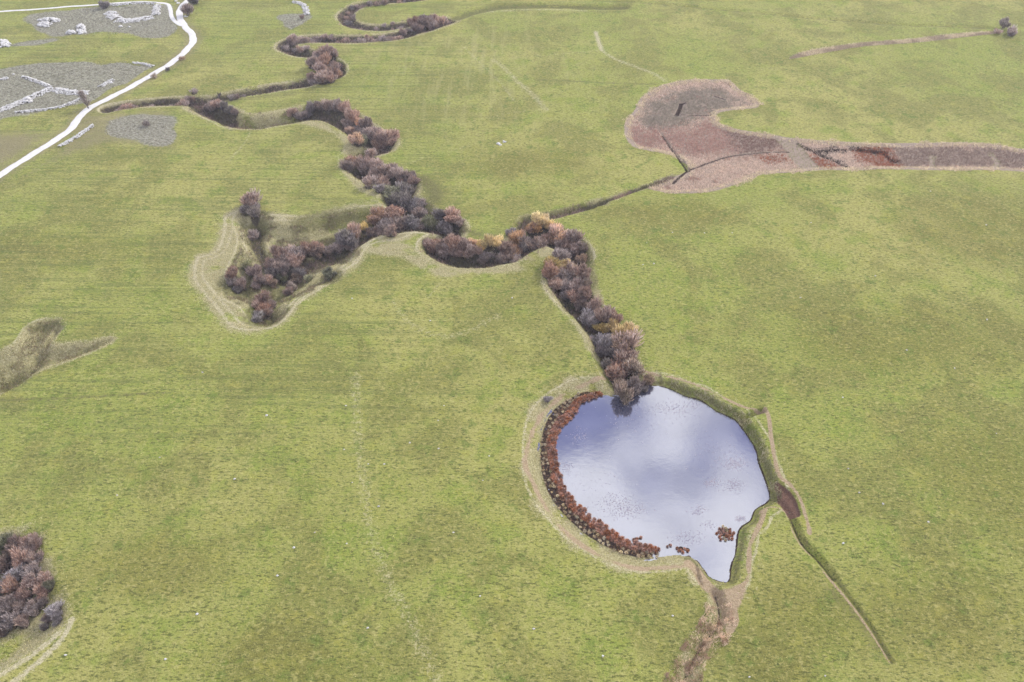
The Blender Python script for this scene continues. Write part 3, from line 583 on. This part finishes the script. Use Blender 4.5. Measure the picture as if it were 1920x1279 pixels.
BIG = [crown_mesh(100+i, 2800, TW['P'], [1, .9, 1.1, 1.0, .85][i]) for i in range(NVAR)]
SML = [crown_mesh(200+i, 600, TW['P'], .85) for i in range(3)]
for a in SML:   # thicker twigs for the far, small ones
    pass
COLW = {'P': "purple-grey leafless", 'D': "dark grey leafless", 'R': "russet-brown", 'G': "golden-yellow", 'O': "orange-tipped", 'S': "silvery grey", 'N': "dull grey-green", 'B': "dull brown leafless"}
ORD = "first second third fourth fifth sixth seventh eighth ninth tenth eleventh twelfth thirteenth fourteenth fifteenth sixteenth seventeenth eighteenth nineteenth twentieth".split()
ORD += ["twenty-"+o for o in ORD[:9]]+["thirtieth"]+["thirty-"+o for o in ORD[:9]]
bn = 0
def bush(px, py, r, code, label, group):
    global bn; bn += 1; rr_ = random.Random(bn*31)
    (x, y), gz = foot(px, py, r); R = R_(r, x, y)*1.3
    big = r >= 8; rz = rr_.uniform(0, 6.28)
    sc = (R*rr_.uniform(.85, 1.25), R*rr_.uniform(.85, 1.2), R*rr_.uniform(.75, 1.2))
    e = link("leafless_bush", None, (x, y, gz-.05), rz, sc) if True else None
    tag(e, label, "bush", group)
    cm, sm = BIG[bn % NVAR] if big else SML[bn % 3]
    c = link("crown", cm, parent=e); c.material_slots[0].link = 'OBJECT'; c.material_slots[0].material = TW[code]
    if r >= 8: link("stems", sm, parent=e)
BELTREF = ["from pond", "from right", "from right", "from junction", "from bottom",
           "from bottom", "from left", "from road", "from bottom", "from left", "from top", "from top"]
for (nm, grp, L), ref in zip(BELTS, BELTREF):
    cnt = {}
    for (px, py, r, k) in L:
        size = "small" if r < 9 else ("large" if r >= 16 else "mid-sized"); key = (size, k); cnt[key] = cnt.get(key, 0)+1
    tot = dict(cnt); cnt = {}
    for (px, py, r, k) in L:
        size = "small" if r < 9 else ("large" if r >= 16 else "mid-sized"); key = (size, k); cnt[key] = cnt.get(key, 0)+1
        if tot[key] == 1: lab = f"the one {size} {COLW[k]} bush in the {nm}"
        else: lab = f"{ORD[cnt[key]-1]} {size} {COLW[k]} bush of the {nm}, {ref}"
        if len(lab.split()) > 16: lab = lab.replace(' leafless', '')
        if len(lab.split()) > 16: lab = lab.replace(' the ', ' ', 1)
        bush(px, py, r, k, lab, grp)
for (px, py, r, k, lab) in SINGLES: bush(px, py, r, k, lab, None)

# roadside tree
def roadside_tree():
    x, y = U(176, 206); z = float(height(np.array([x]), np.array([y]), False)[0])
    e = link("roadside_tree", None, (x-1.5, y, z)); tag(e, "tall narrow dark leafless tree on the verge where the white road bends", "tree")
    r = np.random.default_rng(5); V = []; F = []
    def limb(p, q, a, b):
        base = len(V); ax = (q-p)/np.linalg.norm(q-p); s = np.cross(ax, [.3, .9, .1]); s /= np.linalg.norm(s); t = np.cross(ax, s)
        for c_, w in ((p, a), (q, b)):
            for k in range(6): V.append(c_+s*w*math.cos(k*1.047)+t*w*math.sin(k*1.047))
        for k in range(6): F.append([base+k, base+(k+1) % 6, base+6+(k+1) % 6, base+6+k])
    top = np.array([-1.2, .2, 5.6]); limb(np.zeros(3)-[0, 0, .2], top*.5, .22, .15); limb(top*.5, top, .15, .05)
    tips = []
    for i in range(26):
        t = r.uniform(.15, 1); p = top*t; th = r.uniform(0, 6.28); ln = (1.25-t)*1.5+.3; q = p+np.array([math.cos(th)*ln*.7, math.sin(th)*ln*.7, ln*.9]); limb(p, q, .06, .02); tips.append((p, q))
    link("trunk", mesh_np("trunk", V, F, [MAT_BARK]), parent=e)
    n = 2600; k = r.integers(0, 26, n); P0 = np.array([t[0] for t in tips])[k]; P1 = np.array([t[1] for t in tips])[k]; s = r.uniform(.2, 1.1, n)[:, None]
    c_ = P0+(P1-P0)*s+r.normal(size=(n, 3))*.28; d = (P1-P0); d /= np.linalg.norm(d, axis=1)[:, None]; d = d+r.normal(size=(n, 3))*.5; d /= np.linalg.norm(d, axis=1)[:, None]
    sd = np.cross(d, r.normal(size=(n, 3))); sd /= np.linalg.norm(sd, axis=1)[:, None]; w = .03
    VV = np.stack([c_-sd*w-d*.3, c_+sd*w-d*.3, c_+sd*w*.4+d*.3, c_-sd*w*.4+d*.3], 1).reshape(-1, 3)
    link("crown", mesh_np("crown", VV, np.arange(n*4).reshape(-1, 4), [TW['D']], [("tone", 'FLOAT', np.repeat(r.uniform(0, 1, n), 4)), ("lobe", 'FLOAT', np.repeat(r.uniform(0, 1, n), 4))]), parent=e)
roadside_tree()

# ------------------------------------------------------------ sedge tussocks of the pond
def tussock_mesh(seed, mat, nb=150):
    r = np.random.default_rng(seed); th = r.uniform(0, 6.283, nb); out = r.uniform(.05, 1, nb)**.7
    hgt = r.uniform(.55, 1.0, nb)*(1.05-.45*out); dx = np.cos(th); dy = np.sin(th)
    b = np.column_stack([dx*out*.15, dy*out*.15, np.zeros(nb)-.15]); m = np.column_stack([dx*out*.34, dy*out*.34, hgt*.75]); e = np.column_stack([dx*out*.62, dy*out*.62, hgt])
    e[:, 2] -= out*.22; s = np.column_stack([-dy, dx, np.zeros(nb)]); w = r.uniform(.018, .034, nb)[:, None]
    V = np.stack([b-s*w, b+s*w, m+s*w, m-s*w, e+s*w*.3, e-s*w*.3], 1).reshape(-1, 3)
    q = np.arange(nb)[:, None]*6; F = np.vstack([q+[0, 1, 2, 3], q+[3, 2, 4, 5]])
    return mesh_np("tussock", V, F, [mat], [("tone", 'FLOAT', np.repeat(r.uniform(0, 1, nb), 6)), ("lobe", 'FLOAT', np.repeat(r.uniform(0, 1, nb), 6))])
TR = [tussock_mesh(i, TUS['russet']) for i in range(4)]; TP = [tussock_mesh(10+i, TUS['pale'], 110) for i in range(3)]
def resam(P, n):
    d = np.r_[0, np.cumsum(np.linalg.norm(np.diff(P, axis=0), axis=1))]; t = np.linspace(0, d[-1], n); return np.column_stack([np.interp(t, d, P[:, 0]), np.interp(t, d, P[:, 1])])
def tuss(x, y, pale, s, label, grp):
    z = max(float(height(np.array([x]), np.array([y]), False)[0]), ZW-.02)
    o = link("sedge_tussock", random.choice(TP if pale else TR), (x, y, z), random.uniform(0, 6.28), (s, s, s*random.uniform(.8, 1.1))); tag(o, label, "tussock", grp)
LR = "russet sedge tussock in the dense inner row of the belt at the open water"; LP = "pale-tipped sedge tussock in black mud on the outer side of the reed belt"
nt_ = 0
for t, sp, pale in ((.04, .78, 0), (.20, .78, 0), (.38, .82, 0), (.60, 1.0, 1), (.82, 1.05, 1)):
    Lm = resam(BELT_IN, 400)*(1-t)+resam(BELT_OUT, 400)*t; Q = dens(Lm, sp)
    for i, q in enumerate(Q):
        if pale and (i < 4): continue
        x, y = q+RNG.normal(size=2)*.17; nt_ += 1
        if RNG.uniform() < (.10 if not pale else .12): continue
        tuss(x, y, pale, RNG.uniform(.8, 1.2) if not pale else RNG.uniform(.5, .8), LP if pale else LR, "pale sedge tussocks of the outer reed belt" if pale else "russet sedge tussocks of the inner reed belt")
for (px, py) in [(1258,1021),(1252,1023)]:
    x, y = U(px, py, ZW+.4); tuss(x, y, 0, .55, "small round sedge tussock standing alone in water between two reed patches", "pair of lone tussocks")
for (px, py) in [(1270,1026),(1277,1030),(1284,1027),(1290,1031),(1281,1034),(1273,1031)]:
    x, y = U(px, py, ZW+.4); tuss(x, y, 0, .6, "russet sedge tussock of the little clump off the pond's lower shore", "little clump off the lower shore")
for (px, py) in [(1188,1010),(1195,1009),(1202,1006),(1181,1014),(1190,1015)]:
    x, y = U(px, py, ZW+.4); tuss(x, y, 0, .6, "russet sedge tussock on the spur poking into the open water", "tussocks of the spur")
isl = U(1360, 999, ZW+.4)
for i in range(22):
    a = i*2.4; rr = 1.65*math.sqrt((i+.5)/22); tuss(isl[0]+rr*math.cos(a), isl[1]+rr*math.sin(a), i % 4 == 3, .62, "russet sedge tussock crowded on the dark reed island near the pond outlet", "tussocks of the reed island")

# ------------------------------------------------------------ blades: rank grass, marsh reed, scrub (stuff)
def blades(name, X, Y, col, ht, wd, nb, lean, seed=0):
    r = np.random.default_rng(seed+50); n = len(X); Z = height(X, Y, True)
    X = np.repeat(X, nb)+r.normal(size=n*nb)*wd*2.2; Y = np.repeat(Y, nb)+r.normal(size=n*nb)*wd*2.2; Z = np.repeat(Z, nb)-.04
    H = np.repeat(ht*r.uniform(.6, 1.3, n), nb)*r.uniform(.6, 1.1, n*nb); th = r.uniform(0, 6.283, n*nb); la = r.uniform(.15, 1, n*nb)*lean*H
    ex = X+np.cos(th)*la; ey = Y+np.sin(th)*la; ph = r.uniform(0, 3.14, n*nb); sx = np.cos(ph)*wd*.5; sy = np.sin(ph)*wd*.5
    V = np.stack([np.column_stack([X-sx, Y-sy, Z]), np.column_stack([X+sx, Y+sy, Z]), np.column_stack([ex, ey, Z+H])], 1).reshape(-1, 3)
    C = np.repeat(col*r.uniform(.75, 1.25, (n, 1)), nb*3, 0); C = np.column_stack([C, np.ones(len(C))])
    me = mesh_np(name, V, np.arange(len(V)).reshape(-1, 3), [MAT_BLADE], [("col", 'FLOAT_COLOR', C)]); return link(name, me)
def scatter(lo, hi, n, seed): r = np.random.default_rng(seed); return r.uniform(lo[0], hi[0], n), r.uniform(lo[1], hi[1], n), r.uniform(0, 1, n)
L3 = lambda *a: np.array(lin(*a, k=1.0)[:3])
# marsh
def marsh():
    lo = MARSH.min(0); hi = MARSH.max(0); X, Y, q = scatter(lo, hi, 120000, 3)
    s = sdf(X, Y, MARSH, 6); k = s < vnoise(X, Y, 3.5, 91)*3.2+vnoise(X, Y, 1.2, 92)*1.5-.2; X, Y, s, q = X[k], Y[k], s[k], q[k]
    n1 = vnoise(X, Y, 6, 31)+vnoise(X, Y, 2, 32)*.8
    col = np.tile(L3(218, 194, 174), (len(X), 1))
    def put(P, c, soft=1.6):
        nonlocal col
        ss = sdf(X, Y, P, 6)+n1*soft*1.6; f = (np.clip(.5-ss/(2*soft), 0, 1) > q)[:, None]; col = np.where(f, c, col)
    col = np.where((n1 > .45)[:, None], L3(180, 148, 130), col)
    put(M_GREY, L3(146, 138, 122), 3.2); put(M_RED, L3(180, 142, 128), 4); put(M_PLUM, L3(138, 110, 100), 2.4)
    for P in M_RUST: put(P, L3(158, 92, 62), 1.8)
    put(M_BROWN, L3(144, 124, 112), 2)
    ht = np.full(len(X), .55); keep = np.ones(len(X), bool)
    for P, w in BLACKS:
        D, _ = seg_dist(X, Y, P, False, w+2)
        if w > 1.3:
            f = (D < w*(.75+vnoise(X, Y, 2.5, 88)*1.4)) & (q < .62); col = np.where(f[:, None], L3(44, 34, 34), col); ht = np.where(f, .45, ht)
        elif w > .1: keep &= D > w*.9
    for P, w in RUTS:
        D, _ = seg_dist(X, Y, P, False, w+2); keep &= ~((D < w) & (q > .25)); col = np.where((D < w*1.1)[:, None], L3(150, 146, 110), col)
    edge = (s > -2.2)[:, None]; col = np.where(edge & (q[:, None] < .7), L3(220, 204, 168), col)
    o = blades("marsh_reeds", X[keep], Y[keep], col[keep], .55, .11, 3, .7, 1)
    tag(o, "patchy pink, plum, rust and straw coloured reeds filling the winding marsh", "reeds", kind='stuff')
    lo = MARSH2.min(0); hi = MARSH2.max(0); X, Y, q = scatter(lo, hi, 30000, 4); k = sdf(X, Y, MARSH2, 4) < 0; X, Y = X[k], Y[k]
    o = blades("reed_strip", X, Y, np.where((vnoise(X, Y, 5, 3) > 0)[:, None], L3(206, 190, 158), L3(176, 160, 134)), .6, .13, 3, .7, 2)
    tag(o, "thin pale pink strip of reeds tapering toward the far right bushes", "reeds", kind='stuff')
marsh()
def rank_grass():
    X, Y, q = scatter((-130, 55), (120, 420), 900000, 8)
    k = np.abs(X) < .70*np.hypot(Y, CAMH); X, Y, q = X[k], Y[k], q[k]
    # coarse filter by masks
    M = masks(X, Y); r = M['rank']; n1 = vnoise(X, Y, 2.2, 41)+.5
    k = (q < r*.62*(n1+.25)) & (M['path'] < .4) & (M['mud'] < .5) & (M['brownmud'] < .4); X, Y = X[k], Y[k]; dg = M['dgreen_shade'][k]; li = M['litter_shade'][k]
    q = RNG.uniform(size=len(X)); c = np.where((q < dg*.8)[:, None], L3(120, 122, 72), L3(206, 196, 148)); c = np.where((q > .85)[:, None], L3(170, 152, 108), c)  # darker blades follow the mask of green growth and painted shade
    o = blades("rank_grass", X, Y, c, .34, .09, 3, .9, 3); tag(o, "bleached uncut grass round the hollows, streams and pond banks", "grass", kind='stuff'); return
rank_grass()
def bank_scrub():
    X, Y, q = scatter((10, 90), (70, 150), 60000, 9); pd = sdf(X, Y, POND, 6)
    k = (pd > .4) & (pd < 2.1) & (X > 34) & (q < .9) & (seg_dist(X, Y, PATHS[2][0], False, 4)[0] > .8); X, Y = X[k], Y[k]
    c = np.where((vnoise(X, Y, 1.6, 7) > .05)[:, None], L3(140, 138, 104), L3(172, 164, 132)); c = np.where((vnoise(X, Y, 3, 8) > .15)[:, None], L3(120, 132, 70), c)
    tag(blades("bank_weeds", X, Y, c, .55, .10, 4, .7, 4), "shaggy grey-green weeds along the right bank of the pond", "weeds", kind='stuff')
    # outlet ditch weeds
    D0 = CH[11][0]; X, Y, q = scatter((D0.min(0)-3), (D0.max(0)+3), 26000, 10); d, _ = seg_dist(X, Y, D0, False, 5); k = (d < 2.3+vnoise(X, Y, 2, 3)) & (Y < U(1350, 1130)[1]) & (vnoise(X, Y, .9, 12)+.3 > q*.9); X, Y = X[k], Y[k]
    c = np.where((vnoise(X, Y, .8, 9) > 0)[:, None], L3(240, 216, 188), L3(186, 156, 132))
    tag(blades("ditch_weeds", X, Y, c, .5, .08, 4, .8, 5), "dead pinkish-brown weeds filling the outlet ditch at the bottom edge", "weeds", kind='stuff')
    D0 = CH[10][0]; X, Y, q = scatter((D0.min(0)-3), (D0.max(0)+3), 30000, 11); d, _ = seg_dist(X, Y, D0, False, 5); k = (d < (.6+vnoise(X, Y, 2, 3)*1.2)) & (vnoise(X, Y, 1.1, 14)+.15 > q) & (Y > 76+q*30) & (sdf(X, Y, MUDPATCH, 3) > .2); X, Y = X[k], Y[k]
    c = np.where((vnoise(X, Y, .8, 9) > -.05)[:, None], L3(150, 130, 96), L3(104, 84, 64))
    tag(blades("ditch_scrub", X, Y, c, .25, .08, 4, .8, 6), "dull brown scrub along the narrow ditch running to the lower right", "weeds", kind='stuff')
bank_scrub()
def channel_scrub():
    XX, YY = [], []
    for i in (0, 1, 2, 4, 5, 6, 7):
        P, w, d = CH[i]; Q = dens(P, .05); r = np.random.default_rng(i); o = r.normal(size=(len(Q), 2))*w*.40; XX.append(Q[:, 0]+o[:, 0]); YY.append(Q[:, 1]+o[:, 1])
    X = np.concatenate(XX); Y = np.concatenate(YY); k = sdf(X, Y, POND, 5) > .5; X, Y = X[k], Y[k]; q = RNG.uniform(size=len(X))
    n_ = vnoise(X, Y, 3, 90)+(q-.5)*.5; c = np.where((n_ < -.1)[:, None], L3(108, 104, 76), L3(132, 112, 106)); c = np.where((n_ > .25)[:, None], L3(164, 142, 122), c)
    tag(blades("stream_scrub", X, Y, c, 1.0, .15, 4, .5, 7), "low dull brown and green scrub filling the stream beds", "scrub", kind='stuff')
channel_scrub()
def heath_scrub():
    XX, YY = [], []
    for j, P in enumerate(HEATH[:4]):
        lo = P.min(0); hi = P.max(0); n = int(np.prod(hi-lo)*1.6); X, Y, q = scatter(lo, hi, min(n, 26000), 20+j); k = (sdf(X, Y, P, 4)+vnoise(X, Y, 4, 5)*3 < 0) & (vnoise(X, Y, 3, 6)+.55 > q); XX.append(X[k]); YY.append(Y[k])
    X = np.concatenate(XX); Y = np.concatenate(YY); q = RNG.uniform(size=len(X)); c = np.where((q < .5)[:, None], L3(124, 118, 106), L3(182, 176, 158))
    tag(blades("heath_scrub", X, Y, c, .4, .16, 3, .8, 8), "grey heath scrub on the stony ground beside the white road", "heath", kind='stuff')
heath_scrub()
def field_grass():
    r = np.random.default_rng(77); n = 90000; Y = CAMH/np.tan(r.uniform(math.atan2(CAMH, 300), math.atan2(CAMH, 50), n)); X = r.uniform(-1, 1, n)*.68*np.hypot(Y, CAMH)
    M = vnoise(X, Y, 7, 51)+vnoise(X, Y, 2, 52)*.7; pd = sdf(X, Y, POND, 6); k = (M > -.1) & (pd > 1) & (sdf(X, Y, MUDPATCH, 3) > .5); X, Y, M = X[k], Y[k], M[k]
    q = r.uniform(size=len(X)); c = np.where((q < .6)[:, None], L3(112, 120, 44), L3(166, 160, 72)); c = np.where((q > .9)[:, None], L3(208, 200, 130), c)
    tag(blades("meadow_grass", X, Y, c, .07, .15, 3, 3.0, 9), "short tufted green and straw grass of the grazed meadow", "grass", kind='stuff')
field_grass()

# ------------------------------------------------------------ stone walls, heaps, loose stones
PHI = (1+5**.5)/2
ICO_V = np.array([(-1, PHI, 0), (1, PHI, 0), (-1, -PHI, 0), (1, -PHI, 0), (0, -1, PHI), (0, 1, PHI), (0, -1, -PHI), (0, 1, -PHI), (PHI, 0, -1), (PHI, 0, 1), (-PHI, 0, -1), (-PHI, 0, 1)])/1.9
ICO_F = np.array([(0,11,5),(0,5,1),(0,1,7),(0,7,10),(0,10,11),(1,5,9),(5,11,4),(11,10,2),(10,7,6),(7,1,8),(3,9,4),(3,4,2),(3,2,6),(3,6,8),(3,8,9),(4,9,5),(2,4,11),(6,2,10),(8,6,7),(9,8,1)])
def stones(name, pts, sizes, seed, label, cat, group=None):
    """pts: (x, y, lift); irregular stones heaped as one wall or heap"""
    r = np.random.default_rng(seed); V = []; F = []; pts = np.array(pts); Z = height(pts[:, 0], pts[:, 1], False)
    cx, cy, cz = pts[:, 0].mean(), pts[:, 1].mean(), Z.mean()
    for i, (p, s) in enumerate(zip(pts, sizes)):
        v = ICO_V*(1+r.uniform(-.28, .28, (12, 1)))*s*np.array([r.uniform(.7, 1.3), r.uniform(.7, 1.3), r.uniform(.5, .8)])
        a = r.uniform(0, 6.28); ca, sa = math.cos(a), math.sin(a); v = np.column_stack([v[:, 0]*ca-v[:, 1]*sa, v[:, 0]*sa+v[:, 1]*ca, v[:, 2]])
        V.append(v+[p[0]-cx, p[1]-cy, Z[i]+p[2]-cz]); F.append(ICO_F+12*i)
    return tag(link(name, mesh_np(name, np.vstack(V), np.vstack(F), [MAT_STONE]), (cx, cy, cz)), label, cat, group)
def wall(pix, half, label, seed):
    half *= 1.75
    P = dens(catmull(UP(pix), 5), .42); r = np.random.default_rng(seed); pts = []; sz = []
    T = np.gradient(P, axis=0); T /= np.linalg.norm(T, axis=1)[:, None]
    for i, p in enumerate(P):
        env = .65+.35*math.sin(i*.35+seed)**2
        for _ in range(max(3, int(half*6))):
            o = r.uniform(-1, 1); q = p+np.array([-T[i, 1], T[i, 0]])*o*half*env+r.normal(size=2)*.08; pts.append((q[0], q[1], .05+(1-abs(o))*min(half, 1.0)*.5)); sz.append(r.uniform(.2, .34))
    stones("stone_wall", pts, sz, seed, label, "stone wall", "white rubble walls")
WALLS = [
 ([(204,11),(225,12),(250,9),(292,9)], .9, "long straight white rubble wall along the thin lane at top left"),
 ([(296,12),(294,21),(293,31)], 1.0, "short white rubble wall dropping from the lane's long wall"),
 ([(207,26),(211,33),(220,38)], 1.5, "thick white stub of wall, left end of the curved wall inside the upper heath"),
 ([(222,40),(245,42),(268,38),(288,34)], 1.5, "curved white rubble wall lying inside the upper heath"),
 ([(-20,156),(0,152),(16,148)], .55, "thin white wall piece at left edge above the big heath walls"),
 ([(44,146),(70,154),(95,164)], .55, "thin slanting white wall running down to the walls' meeting point"),
 ([(-30,217),(0,207),(35,194),(68,179),(98,166)], 1.1, "thick white rubble wall running from the left edge up to the meeting point"),
 ([(106,169),(130,174),(150,176),(167,175)], 1.25, "thick short white wall from the meeting point toward the roadside tree"),
 ([(160,183),(130,197),(100,205),(60,209),(28,212)], .5, "thin lower wall closing the small walled enclosure"),
 ([(190,164),(202,156),(213,150)], .6, "short stub of white wall in the heath just left of the road"),
 ([(113,277),(135,265),(160,249),(177,238)], .5, "white wall slanting beside the road, right of it"),
 ([(550,5),(562,7),(572,14),(576,29)], .8, "hook-shaped white wall alone in the far meadow"),
 ([(250,120),(272,122),(288,126)], .4, "broken faint wall at the right tip of the large grey heath")]
for i, (p, h, lab) in enumerate(WALLS): wall(p, h, lab, 300+i)
def heap(px, py, rx, ry, lab, seed):
    r = np.random.default_rng(seed); c = np.array(U(px, py)); e1 = np.array(U(px+rx, py))-c; e2 = np.array(U(px, py-ry))-c; n = int(30+abs(e1[0])*abs(e2[1])*4.2); pts = []; sz = []
    for _ in range(min(n, 420)):
        a = r.uniform(0, 6.28); q = math.sqrt(r.uniform(0, 1)); p = c+e1*q*math.cos(a)+e2*q*math.sin(a); pts.append((p[0], p[1], .05+.8*(1-q*q))); sz.append(r.uniform(.35, .7))
    stones("rubble_heap", pts, sz, seed, lab, "stone heap", "white rubble heaps")
heap(94, 41, 21, 3.2, "long flat white stone heap in the upper heath, upper of two", 401)
heap(86, 49, 14, 4, "oval white stone heap in the upper heath, lower of two", 402)
heap(153, 57, 9, 9, "tall triangular white stone heap in the middle of the upper heath", 403)
heap(134, 64, 9, 1.8, "low tail of white stones left of the triangular heap", 404)
heap(4, 84, 17, 7, "white stone heap cut by the left edge of the picture", 405)
heap(136, 54+138, 7, 2.5, "tiny heap", 406) if False else None
heap(52, 190, 8, 4, "small grey-white stone heap leaning on the thick wall near the left edge", 407)
def rocks(lst, name, cat, grp, sz=.5):
    for i, (px, py, s, lab) in enumerate(lst):
        x, y = U(px, py); stones(name, [(x, y, .05), (x+s*.7, y+.1, .0), (x-.3*s, y-s*.5, .02)], [s, s*.6, s*.45], 500+i+int(px), lab, cat, grp)
rocks([(934,268,.6,"left of the white boulders grouped in the middle of the upper meadow"), (945,264,.65,"right of the white boulders grouped in the middle of the upper meadow"), (938,270,.4,"smallest white boulder of the trio in the upper meadow"),
       (226,52,.8,"white boulder just below the curved heath wall, left one"), (243,53,.6,"white boulder just below the curved heath wall, right one"), (207,156,.8,"boulder beside the wall stub left of the road"),
       (334,8,.8,"upper white boulder between lane and road at the top"), (330,4,.7,"topmost white boulder between lane and road"), (348,33,.7,"white boulder on the right verge of the road near the top"),
       (26,141,.5,"lone pale boulder above the thin heath wall")], "boulder", "boulder", "pale boulders")
SST = [(x, y) for x, y in [(590,999),(551,1027),(648,760),(832,759),(821,787),(768,829),(917,854),(822,840),(1655,946),(1700,657),(1868,813),(1580,745),(1610,925),(1320,441),(1372,441),(1260,440),(1205,500),(1225,498),(1212,460),(369,1151),(121,1227),(310,1236),(1261,1154),(1547,1267),(1405,1268),(710,950),(650,1020),(905,900),(960,560),(806,600),(660,560),(1500,560),(1640,520),(1790,690),(1740,980),(1580,1020),(1850,420),(1520,420),(500,780),(440,900),(300,860),(220,930),(380,700),(520,1080),(690,1180),(900,1120),(1000,1180),(1130,1230),(850,1000),(1590,880),(1745,358),(1850,600),(720,870),(660,905),(645,843),(690,870)]]
mt = [None]
for i, (px, py) in enumerate(SST):
    x, y = U(px, py); s = random.uniform(.13, .22)
    stones("field_stone", [(x, y, .10), (x+s*.8, y+.05, .06)], [s, s*.6], 700+i, "tiny white stone lying in the short grass of the open meadow", "stone", "tiny white stones in the meadow")

def belt_reeds():
    Q = []; r = np.random.default_rng(33); A_ = resam(BELT_IN, 900); B_ = resam(BELT_OUT, 900)
    n = 5200; i = r.integers(8, 890, n); t = r.uniform(-.02, 1, n)**1.3; P = A_[i]*(1-t)[:, None]+B_[i]*t[:, None]+r.normal(size=(n, 2))*.12
    k = (t < .55+vnoise(P[:, 0], P[:, 1], 1.2, 34)*.5) | (r.uniform(size=n) < .22); P = P[k]; t = t[k]; q = r.uniform(size=len(P))
    c = np.where((t < .5)[:, None], L3(172, 124, 98), L3(150, 124, 92)); c = np.where((q > .7)[:, None], L3(206, 166, 134), c)
    tag(blades("belt_reeds", P[:, 0], P[:, 1], c, .5, .05, 5, .8, 12), "fine rust-brown reed stalks standing between the sedge tussocks of the pond belt", "reeds", kind='stuff')
    lo = LHOL.min(0); hi = LHOL.max(0); X, Y, q = scatter(lo, hi, 5000, 35); k = (sdf(X, Y, LHOL, 6) < -.7) & (vnoise(X, Y, 2.5, 36) > -.05); X, Y, q = X[k], Y[k], q[k]
    c = np.where((q < .5)[:, None], L3(146, 126, 100), L3(118, 116, 74)); tag(blades("hollow_scrub", X, Y, c, .45, .12, 4, .7, 13), "brown and olive scrub in the small hollow at the left edge", "scrub", kind='stuff')
    X, Y, q = scatter(HBOWL.min(0), HBOWL.max(0), 26000, 37); k = (sdf(X, Y, HBOWL, 6) < -.6) & (vnoise(X, Y, 4, 38)+vnoise(X, Y, 1.5, 39)*.6 > .05); X, Y, q = X[k], Y[k], q[k]
    c = np.where((q < .5)[:, None], L3(134, 122, 96), L3(118, 120, 78)); c = np.where((q > .85)[:, None], L3(160, 134, 118), c); tag(blades("pit_scrub", X, Y, c, .55, .12, 4, .7, 14), "rough brown and green scrub on the floor and slopes of the grassy hollow", "scrub", kind='stuff')
belt_reeds()
# floating weed flecks on the pond
def flecks():
    r = np.random.default_rng(12); V = []; F = []
    for (px, py, sx, sy, n) in [(1262,766,42,12,170),(1300,758,20,6,40),(1376,868,22,12,150),(1334,905,16,8,70),(1376,910,18,10,110),(1172,955,36,15,210),(1310,958,14,8,60),(1062,877,10,12,50),(1085,818,16,12,45),(1290,1010,26,10,90),(1150,935,30,12,60),(1330,985,12,8,30),(1200,780,90,30,60),(1120,900,60,40,40),(1345,850,40,30,60),(1388,973,9,5,60)]:
        for _ in range(int(n*1.7)):
            x, y = U(px+r.normal()*sx*.55, py+r.normal()*sy*.6, ZW)
            b = len(V); a0 = r.uniform(0, 6); s = r.uniform(.05, .12); V.append((x, y, ZW+.03))
            for k in range(6): a = a0+k*1.047; q = s*r.uniform(.6, 1.2); V.append((x+q*math.cos(a), y+q*math.sin(a), ZW+.006))
            F += [[b, b+1+k, b+1+(k+1) % 6] for k in range(6)]
    V = np.array(V); ok = sdf(V[:, 0], V[:, 1], POND, 3) < -.3; F = np.array(F); F = F[ok[F].all(1)]
    m = simple_mat("floating_weed", lin(150, 144, 160), lin(176, 166, 172), 2, .8, .1)
    tag(link("floating_weed", mesh_np("floating_weed", V, F, [m])), "dull flecks of floating weed dotted over the pond surface", "water weed", kind='stuff')
flecks()
# footbridge across the ditch
def footbridge():
    a = np.array(U(412, 176)); b = np.array(U(409, 193)); c = (a+b)/2; L_ = np.linalg.norm(a-b); ang = math.atan2(*(b-a)[::-1])
    e = link("plank_footbridge", None, (c[0], c[1], float(height(np.array([a[0]]), np.array([a[1]]), False)[0])+.15), ang); tag(e, "narrow dark plank footbridge crossing the straight ditch", "footbridge")
    def box(nm, x0, x1, y0, y1, z0, z1):
        V = [(x, y, z) for z in (z0, z1) for y in (y0, y1) for x in (x0, x1)]; F = [[0, 2, 3, 1], [4, 5, 7, 6], [0, 1, 5, 4], [2, 6, 7, 3], [1, 3, 7, 5], [0, 4, 6, 2]]
        link(nm, mesh_np(nm, V, F, [MAT_PLANK]), parent=e)
    for s in (-1, 1):
        y = s*.21; box("plank", -L_/2, L_/2, y-.19, y+.19, 0, .07)
    for s in (-1, 1): box("handrail", -L_/2+.4, L_/2-.4, s*.46-.04, s*.46+.04, .85, .93)
    for s in (-1, 1):
        for t in (-.4, 0, .4): box("post", t*L_-.05, t*L_+.05, s*.46-.05, s*.46+.05, -1.2, .849)
footbridge()

# ------------------------------------------------------------ the air
def haze():
    x0, x1, y0, y1, z0, z1 = -6000, 6000, -1500, 7900, -12, 150
    V = [(x, y, z) for z in (z0, z1) for y in (y0, y1) for x in (x0, x1)]; F = [[0, 2, 3, 1], [4, 5, 7, 6], [0, 1, 5, 4], [2, 6, 7, 3], [1, 3, 7, 5], [0, 4, 6, 2]]
    m = bpy.data.materials.new("haze"); m.use_nodes = True; t = m.node_tree; t.nodes.clear()
    o = t.nodes.new('ShaderNodeOutputMaterial'); v = t.nodes.new('ShaderNodeVolumePrincipled'); v.inputs['Density'].default_value = .00015
    v.inputs['Color'].default_value = (.86, .88, .97, 1); t.links.new(v.outputs[0], o.inputs['Volume'])
    tag(link("haze", mesh_np("haze", V, F, [m])), "thin pale haze softening the far end of the plain", "haze", kind='stuff')
haze()
